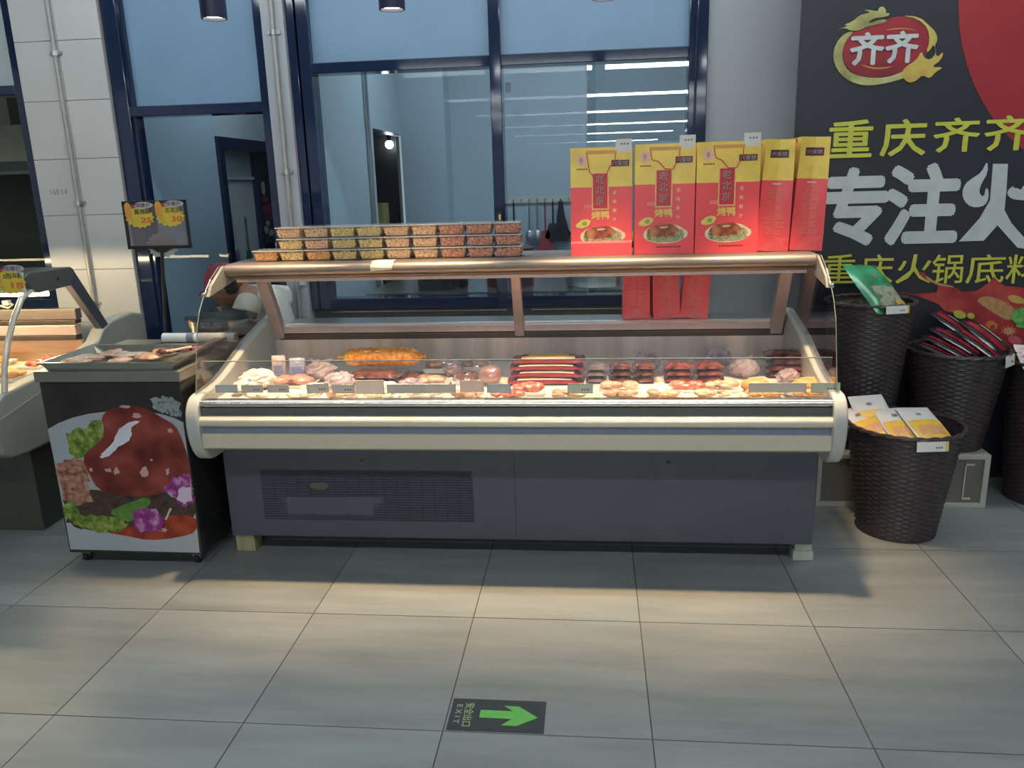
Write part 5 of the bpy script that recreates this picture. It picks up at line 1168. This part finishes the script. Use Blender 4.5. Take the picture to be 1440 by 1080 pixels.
for k, (dx, dz, lb) in enumerate(((-.12, .67, 'pink mottled pouch at the left of the cut-off basket'), (.04, .675, 'pink mottled pouch in the middle of the cut-off basket'))):
    pouch(D[0]+dx, D[1]-.03, D[2]+dz, 0.17, 0.24, .35, 0, -.2+.4*k, wp, lb, 'pink pouches in the cut-off basket', 900+k, [('pink_print', -.9, .9, -.9, .7, pp, .0)])
def rim_tag(bk, ang, drop, w, h, label):
    x, y, z, r0, r1, hh = bk; rr = r1+.012
    t = thing('price_tag', (x+rr*math.sin(ang), y-rr*math.cos(ang), z+hh-drop-h), label, 'price tag', 'price tags on the baskets', rot=(-.08, 0, ang))
    MB().box(-w/2, w/2, -.0012, .0012, 0, h).build('card', white_card, t, world=False)
    MB().box(w*.40, w*.5, -.0020, -.0013, 0, h).build('yellow_margin', M('tag yellow', (0.72, 0.55, 0.12), 0.5), t, world=False)
    p = MB()
    for k in range(3): p.box(w*(.1+.08*k), w*(.15+.08*k), -.0020, -.0013, h*.3, h*.5)
    p.build('print', M('tag print', (0.15, 0.17, 0.16)), t, world=False)
rim_tag(A, .10, .012, .125, .040, 'white price tag hanging on the front basket')
rim_tag(B, .28, .002, .110, .034, 'white price tag hanging below the green pouch')
rim_tag(Cb, .78, .004, .095, .050, 'white price tag hanging on the crate basket')

# ------------------------------------------------------------------ hotpot advertising banner
BY = 4.0
bn = thing('advert_banner', (2.17, BY+.02, 0.0), 'black hotpot advertising banner with white and yellow lettering', 'banner')
MB().box(0.943, 3.40, BY, BY+.03, 0.0, 3.0).build('banner_cloth', M('banner black', (0.020, 0.020, 0.027), 0.42, 0, 0.12, 3), bn)
for x in (0.98, 3.36): MB().box(x-.02, x+.02, BY+.031, BY+.071, 0, 3.0).build('support_post', steel, bn)
def sheet(px, py):   # artwork sheet units -> metres on the banner
    u, v = (px-1280)/100, (py-250)/100; q = 1+(0.00802053109)*u+(-0.0205769444)*v
    return ((0.329417264*u+-0.00113966545*v+1.47302036)/q, (0.00278708884*u+-0.351991104*v+1.47954995)/q)
def bflat(name, pts, mat, layer, sm=0, px=True):
    q = [sheet(*p) for p in pts] if px else pts
    if sm: q = smooth_poly(q, sm)
    me = bpy.data.meshes.new(name); me.from_pydata([(p[0], BY-.0012*layer, p[1]) for p in q], [], [tuple(range(len(q)))]); me.update()
    return place(name, me, mat, bn)
def z4(pts): return [(1040+a/2.8425, b/2.8425) for a, b in pts]
def z5(pts): return [(1250+a/6.747, 380+b/6.747) for a, b in pts]
def z8(pts): return [(1150+a/7.579, b/7.579) for a, b in pts]
b_red = M('banner red', (0.30, 0.020, 0.025), 0.4, 0, 0.08, 4); b_yel = M('banner yellow green', (0.50, 0.50, 0.06), 0.45); b_whi = M('banner pale grey', (0.47, 0.50, 0.50), 0.45)
bflat('red_disc', oval(2.50, 2.30, 0.895, 0.895, 64), b_red, 1, 0, px=False)
def btext(s, x0, x1, z0, z1, mat, layer, bold): return me_text(s, x0, x1, z0, z1, mat, bn, BY-.0012*layer, bold)
for s, a in (('重', (1.092, 1.290, 1.578, 1.746)), ('庆', (1.325, 1.528, 1.578, 1.742)), ('齐', (1.556, 1.760, 1.588, 1.740)), ('齐', (1.778, 1.985, 1.588, 1.742))): btext(s, *a, b_yel, 2, .018)
for s, a in (('专', (1.072, 1.385, 1.170, 1.535)), ('注', (1.368, 1.708, 1.168, 1.545))): btext(s, *a, b_whi, 2, .040)
bflat('lettering', z4([(1012, 655), (1072, 655), (1066, 760), (1058, 840), (1085, 890), (1137, 950), (1190, 1000), (1110, 990), (1030, 900), (975, 962), (876, 965), (960, 870), (1000, 800)]), b_whi, 2)
for pts in ([(990, 640), (992, 690), (965, 735), (955, 770), (975, 790), (985, 745), (997, 770), (990, 810), (965, 828), (925, 828), (897, 805), (888, 770), (900, 735), (930, 712), (965, 690)],
            [(1180, 640), (1182, 690), (1150, 735), (1130, 745), (1125, 760), (1110, 752), (1090, 750), (1100, 740), (1075, 755), (1067, 775), (1085, 795), (1120, 800), (1170, 800), (1200, 760)]):
    bflat('flame_lettering', z4(pts), b_whi, 2, 1)
for s, (p0, p1) in zip('重庆火锅底料', ((1160, 1200), (1212, 1254), (1262, 1309), (1312, 1352), (1361, 1410), (1417, 1462))):
    x0, zt = sheet(p0, 358); x1, zb = sheet(p1, 398); btext(s, x0, x1, zb, zt, b_yel, 3, .006)
# emblem
bflat('emblem_red', z8([(380, 330), (500, 300), (640, 250), (800, 180), (960, 175), (1100, 220), (1190, 330), (1200, 470), (1150, 600), (1050, 700), (900, 770), (700, 820), (480, 820), (340, 760), (270, 660), (262, 540), (300, 430)]), MIX('emblem red', [(0.16, 0.012, 0.02), (0.34, 0.02, 0.03)], 5, 0.4, bump=0), 2, 1)
gold_r = MIX('emblem gold', [(0.22, 0.20, 0.07), (0.40, 0.38, 0.14), (0.50, 0.46, 0.22)], 9, 0.4, bump=0)
bflat('emblem_ring', z8([(390, 330), (290, 440), (255, 560), (265, 660), (320, 760), (430, 810), (560, 830), (700, 828), (820, 800), (960, 735), (1000, 790), (900, 840), (740, 885), (560, 915), (420, 900), (290, 840), (200, 740), (160, 620), (170, 520), (220, 420), (300, 350)]), gold_r, 3, 1)
bflat('emblem_dragon', z8([(200, 312), (290, 300), (350, 330), (430, 330), (520, 285), (620, 265), (735, 235), (720, 205), (640, 215), (560, 245), (530, 240), (600, 195), (690, 185), (765, 165), (750, 135), (725, 150), (720, 100), (690, 68), (645, 85), (640, 125), (560, 110), (480, 105), (560, 130), (520, 145), (440, 165), (370, 230), (270, 268), (320, 275), (260, 300)]), gold_r, 4, 1)
bflat('emblem_flame', z8([(880, 800), (920, 720), (1050, 640), (1100, 540), (1130, 620), (1200, 640), (1260, 560), (1230, 470), (1190, 540), (1150, 560), (1190, 440), (1170, 300), (1060, 200), (880, 165), (1080, 180), (1190, 280), (1250, 340), (1275, 420), (1240, 500), (1262, 620), (1340, 545), (1310, 640), (1200, 720), (1340, 715), (1250, 770), (1190, 840), (1110, 800), (1050, 860), (960, 890)]), MIX('emblem flame', [(0.42, 0.22, 0.06), (0.52, 0.38, 0.08), (0.46, 0.46, 0.10)], 7, 0.4, bump=0), 4, 1)
bflat('emblem_highlight', z8([(460, 685), (560, 715), (680, 722), (820, 700), (700, 740), (560, 735), (480, 705)]), M('emblem orange', (0.50, 0.20, 0.05), 0.4), 3, 1)
bflat('emblem_highlight', z8([(700, 330), (800, 300), (940, 298), (1080, 330), (940, 312), (800, 315)]), M('emblem orange', (0.50, 0.20, 0.05)), 3, 1)
for p0, p1, pt, pb in ((350, 690, 352, 690), (728, 1055, 338, 668)):
    (a, zt), (b, zb) = sheet(*z8([(p0, pt)])[0]), sheet(*z8([(p1, pb)])[0])
    btext('齐', a, b, zb, zt, b_whi, 5, .030)
# hotpot splash
splash = MIX('hotpot red print', [(0.22, 0.012, 0.015), (0.34, 0.03, 0.03), (0.48, 0.08, 0.06)], 7, 0.35, bump=0)
bflat('splash_print', z5([(280, 15), (330, 20), (360, 60), (450, 115), (600, 150), (700, 205), (830, 195), (950, 110), (990, 60), (1040, 110), (1100, 150), (1200, 155), (1300, 170), (1500, 120), (1700, 160), (1700, 960), (1150, 960), (1100, 900), (1000, 700), (880, 520), (700, 420), (520, 385), (470, 320), (270, 245), (90, 205), (250, 222), (450, 210), (460, 150), (340, 85), (285, 40)]), splash, 4)
bflat('splash_edge_print', z5([(350, 50), (440, 112), (600, 148), (610, 160), (480, 145), (360, 90)]), M('splash cream', (0.45, 0.26, 0.14), 0.4), 5)
bflat('corn_print', z5([(830, 285), (870, 250), (960, 245), (1080, 290), (1200, 370), (1200, 450), (1120, 480), (980, 400), (850, 310)]), MIX('corn print', [(0.34, 0.17, 0.06), (0.46, 0.26, 0.11)], 60, 0.4, bump=0), 5, 1)
for k, (a, b, w_, h_, c) in enumerate(((665, 418, 60, 38, 0), (770, 430, 36, 28, 0), (1200, 275, 85, 36, 1), (970, 520, 55, 42, 2), (1130, 575, 85, 55, 3), (1250, 440, 85, 95, 4), (1190, 660, 70, 40, 5), (1150, 780, 40, 40, 1), (1400, 620, 90, 70, 2), (1480, 330, 80, 60, 0))):
    mt = [M('lemon print', (0.42, 0.40, 0.06), 0.4), M('amber food print', (0.52, 0.30, 0.08), 0.4), M('orange ring print', (0.50, 0.14, 0.03), 0.4), M('chrysanthemum print', (0.52, 0.22, 0.12), 0.4), MIX('broccoli print', [(0.05, 0.22, 0.04), (0.18, 0.50, 0.12)], 40, 0.4, bump=0), M('pink meat print', (0.48, 0.10, 0.12), 0.4)][c]
    pts = burst(a, b, w_, h_, 11, .5) if c == 3 else oval(a, b, w_, h_, 18, .15 if c == 4 else .06, k, .3)
    bflat('ingredient_print', z5(pts), mt, 6+(k % 3))
bflat('ring_hole_print', z5(oval(975, 535, 22, 18, 12, .1, 3)), M('dark red print', (0.20, 0.02, 0.01), 0.4), 9)

# ------------------------------------------------------------------ exit sticker on the floor
ex = thing('exit_sticker', (-0.2825, 2.011, 0.0005), 'dark floor sticker with green arrow and exit lettering', 'floor sticker')
w, h = 0.281, 0.143
MB().box(-w/2, w/2, -h/2, h/2, 0.0, 0.0009).build('sheet', M('sticker charcoal', (0.035, 0.042, 0.046), 0.4, 0, 0.15, 20), ex, world=False)
def ef(name, pts, mat, z=.0013):
    me = bpy.data.meshes.new(name); me.from_pydata([((u-.5)*w, (v-.5)*h, z) for u, v in pts], [], [tuple(range(len(pts)))]); me.update()
    return place(name, me, mat, ex, world=False)
ef('arrow', [(.315, .41), (.655, .40), (.555, .19), (.715, .19), (.925, .47), (.715, .80), (.555, .81), (.655, .645), (.315, .65)], M('arrow green', (0.13, 0.45, 0.09), 0.45, 0, 0.08, 40))
for body, u0, u1, v0, v1, mt in (('安全出口', .145, .245, .12, .86, M('lime lettering', (0.33, 0.45, 0.22), 0.5)), ('EXIT', .055, .115, .20, .80, M('pale lettering', (0.32, 0.36, 0.32), 0.5))):
    me = text_mesh(body, 1.0, .01, 1.0 if len(body) == 4 and body != 'EXIT' else 1.5)
    xs = [v.co.x for v in me.vertices]; ys = [v.co.y for v in me.vertices]; ax, bx, ay, by_ = min(xs), max(xs), min(ys), max(ys)
    for v in me.vertices:
        a = (v.co.x-ax)/(bx-ax); b = (v.co.y-ay)/(by_-ay)
        v.co = Vector(((u0+(u1-u0)*b-.5)*w, (v1-(v1-v0)*a-.5)*h, .0013+v.co.z*.5))
    place('lettering', me, mt, ex, world=False)

# ------------------------------------------------------------------ the worker seated behind the counter
def skin_mesh(name, verts, edges, radii, sub=2, root=0):
    me = bpy.data.meshes.new(name); me.from_pydata(verts, edges, []); o = bpy.data.objects.new(name, me); C.objects.link(o)
    sm = o.modifiers.new('skin', 'SKIN'); sm.use_smooth_shade = True
    for i, r in enumerate(radii):
        me.skin_vertices[0].data[i].radius = (r, r) if not isinstance(r, tuple) else r
        me.skin_vertices[0].data[i].use_root = (i == root)
    o.modifiers.new('sub', 'SUBSURF').levels = sub
    bpy.context.view_layer.update(); dg = bpy.context.evaluated_depsgraph_get()
    out = bpy.data.meshes.new_from_object(o.evaluated_get(dg)); bpy.data.objects.remove(o); bpy.data.meshes.remove(me)
    out.name = name; return out
PX, PY = -1.66, 4.07
pe = thing('person', (PX, PY, 0.0), 'person in white short-sleeved shirt and maroon cap, bent over behind the counter', 'person')
skin = M('skin', (0.30, 0.16, 0.105), 0.5, 0, 0.08, 20)
V = [(0, 0, .52), (-.03, 0, .68), (-.07, 0, .84), (-.11, 0, .94), (-.165, 0, .985), (-.205, 0, 1.01)]          # pelvis..head base
R = [.13, .125, .125, .105, .055, .052]
E_ = [(0, 1), (1, 2), (2, 3), (3, 4), (4, 5)]
def limb(root, pts, rs):
    p = root
    for q, r in zip(pts, rs):
        V.append(q); R.append(r); E_.append((p, len(V)-1)); p = len(V)-1
    return p
for s in (-1, 1):
    y = s*.145
    hand = limb(3, [(-.09, s*.12, .955), (-.10, s*.175, .92), (-.14, s*.185, .79), (-.19, s*.17, .69), (-.30, s*.12, .71), (-.385, s*.09, .73), (-.42, s*.085, .735)], [.065, .055, .045, .040, .034, .025, .030])
    for k in range(4):
        limb(hand, [(-.455, s*(.075+.016*k-.012), .740-.004*k), (-.478, s*(.07+.016*k-.012), .728-.004*k), (-.488, s*(.068+.016*k-.012), .710)], [.0095, .009, .008])
    limb(hand-1, [(-.405, s*.060, .722), (-.435, s*.045, .712), (-.452, s*.045, .704)], [.011, .010, .009])
    limb(0, [(-.03, s*.10, .50), (-.20, s*.12, .52), (-.36, s*.13, .52), (-.37, s*.13, .30), (-.36, s*.13, .08), (-.42, s*.13, .045), (-.47, s*.13, .04)], [.095, .085, .065, .055, .042, .038, .030])
bm_ = skin_mesh('body', V, E_, R)
hd = MB()
hc = Vector((-.275, 0, 1.020))
hd.ball((0, 0, 0), (.098, .076, .112), 24, 16)
hd.ball((-.088, 0, -.020), (.022, .014, .020), 10, 8)            # nose
hd.ball((-.070, 0, -.075), (.030, .030, .022), 10, 8)            # chin
hd.ball((-.082, 0, -.052), (.016, .024, .008), 10, 6)            # lips
for s in (-1, 1): hd.ball((.005, s*.078, -.010), (.016, .010, .028), 10, 8)   # ears
hm = hd.mesh('head'); hm.transform(Matrix.Translation(hc) @ Matrix.Rotation(-.55, 4, 'Y'))
bb = bmesh.new(); bb.from_mesh(bm_); bb.from_mesh(hm); bb.to_mesh(bm_); bb.free()
body = place('body', bm_, skin, pe, world=False)
rm = body.modifiers.new('fuse', 'REMESH'); rm.mode = 'VOXEL'; rm.voxel_size = 0.007; rm.use_smooth_shade = True
smm = body.modifiers.new('soften', 'SMOOTH'); smm.iterations = 3
HR = Matrix.Translation(hc) @ Matrix.Rotation(-.55, 4, 'Y')
def head_part(name, mb, mat, smooth=True):
    me = mb.mesh(name, smooth); me.transform(HR); return place(name, me, mat, pe, world=False)
for s in (-1, 1):
    e = head_part('eye', MB().ball((-.087, s*.030, .012), (.010, .013, .008), 12, 8), M('eye white', (0.6, 0.58, 0.55), 0.3))
    me = MB().ball((-.0955, s*.030, .011), (.003, .006, .006), 10, 6).mesh('iris', True); me.transform(HR); place('iris', me, black_plastic, e, world=False)
    head_part('eyebrow', MB().tube([(-.092, s*.016, .032), (-.090, s*.032, .036), (-.080, s*.046, .032)], .004, 6), black_plastic)
head_part('mouth', MB().tube([(-.098, -.018, -.052), (-.100, 0, -.053), (-.098, .018, -.052)], .0025, 6), M('lips', (0.25, 0.08, 0.07), 0.5))
hair = MB(); hair.ball((.018, 0, .012), (.092, .083, .106), 24, 14)
hair.f = [f for f in hair.f if sum(hair.v[i][0] for i in f)/len(f) > -.005]
head_part('hair', hair, M('black hair', (0.012, 0.010, 0.010), 0.5))
capm = M('maroon cap', (0.12, 0.012, 0.03), 0.7, 0, 0.1, 30)
cp_ = MB(); cp_.ball((0, 0, .022), (.106, .088, .108), 24, 14)
cp_.f = [f for f in cp_.f if sum(cp_.v[i][2] for i in f)/len(f) > .036]
cap_o = head_part('cap', cp_, capm)
me = MB().prism([(-.085, -.066), (-.135, -.052), (-.158, 0), (-.135, .052), (-.085, .066)], 'z', .036, .043).mesh('cap_brim'); me.transform(HR); place('cap_brim', me, capm, cap_o, world=False)
me = MB().ball((0, 0, .131), .008, 8, 6).mesh('cap_button', True); me.transform(HR); place('cap_button', me, capm, cap_o, world=False)
shirt_m = M('white shirt', (0.52, 0.51, 0.46), 0.8, 0, 0.06, 12, bump=0.5, bscale=14)
SV = [(0, 0, .50), (-.03, 0, .68), (-.07, 0, .84), (-.11, 0, .945), (-.150, 0, .975)]; SR = [.150, .146, .146, .122, .070]; SE = [(0, 1), (1, 2), (2, 3), (3, 4)]
for s in (-1, 1):
    n = len(SV); SV += [(-.09, s*.12, .955), (-.102, s*.180, .918), (-.135, s*.188, .815)]; SR += [.080, .074, .072]; SE += [(3, n), (n, n+1), (n+1, n+2)]
place('shirt', skin_mesh('shirt', SV, SE, SR), shirt_m, pe, world=False)
tv = [(0, 0, .50)]; tr_ = [.140]; te = []
for s in (-1, 1):
    n = len(tv); tv += [(-.03, s*.10, .50), (-.20, s*.12, .52), (-.36, s*.13, .52), (-.37, s*.13, .30), (-.362, s*.13, .10)]; tr_ += [.108, .098, .080, .070, .062]; te += [(0, n), (n, n+1), (n+1, n+2), (n+2, n+3), (n+3, n+4)]
place('trousers', skin_mesh('trousers', tv, te, tr_), M('dark trousers', (0.02, 0.02, 0.03), 0.8), pe, world=False)
for s in (-1, 1):
    MB().ball((-.415, s*.13, .036), (.095, .042, .035), 14, 8).build('shoe', black_plastic, pe, world=False, smooth=True)
    MB().tube([(-.40, s*.13, .06), (-.43, s*.13, .068)], .02, 8).build('shoe_tongue', black_plastic, pe, world=False)
t = thing('stool', (PX+.01, PY, 0.0), 'low round stool under the worker behind the counter', 'stool')
MB().lathe([(0, .300), (.15, .300), (.16, .310), (.16, .330), (.15, .338), (0, .338)], 24, (PX+.01, PY, 0)).build('seat', M('stool blue', (0.05, 0.08, 0.20), 0.4), t, smooth=True)
for k in range(4):
    a = math.pi/4+k*math.pi/2
    MB().tube([(PX+.01+.10*math.cos(a), PY+.10*math.sin(a), .300), (PX+.01+.15*math.cos(a), PY+.15*math.sin(a), 0)], .012, 8).build('leg', steel, t)
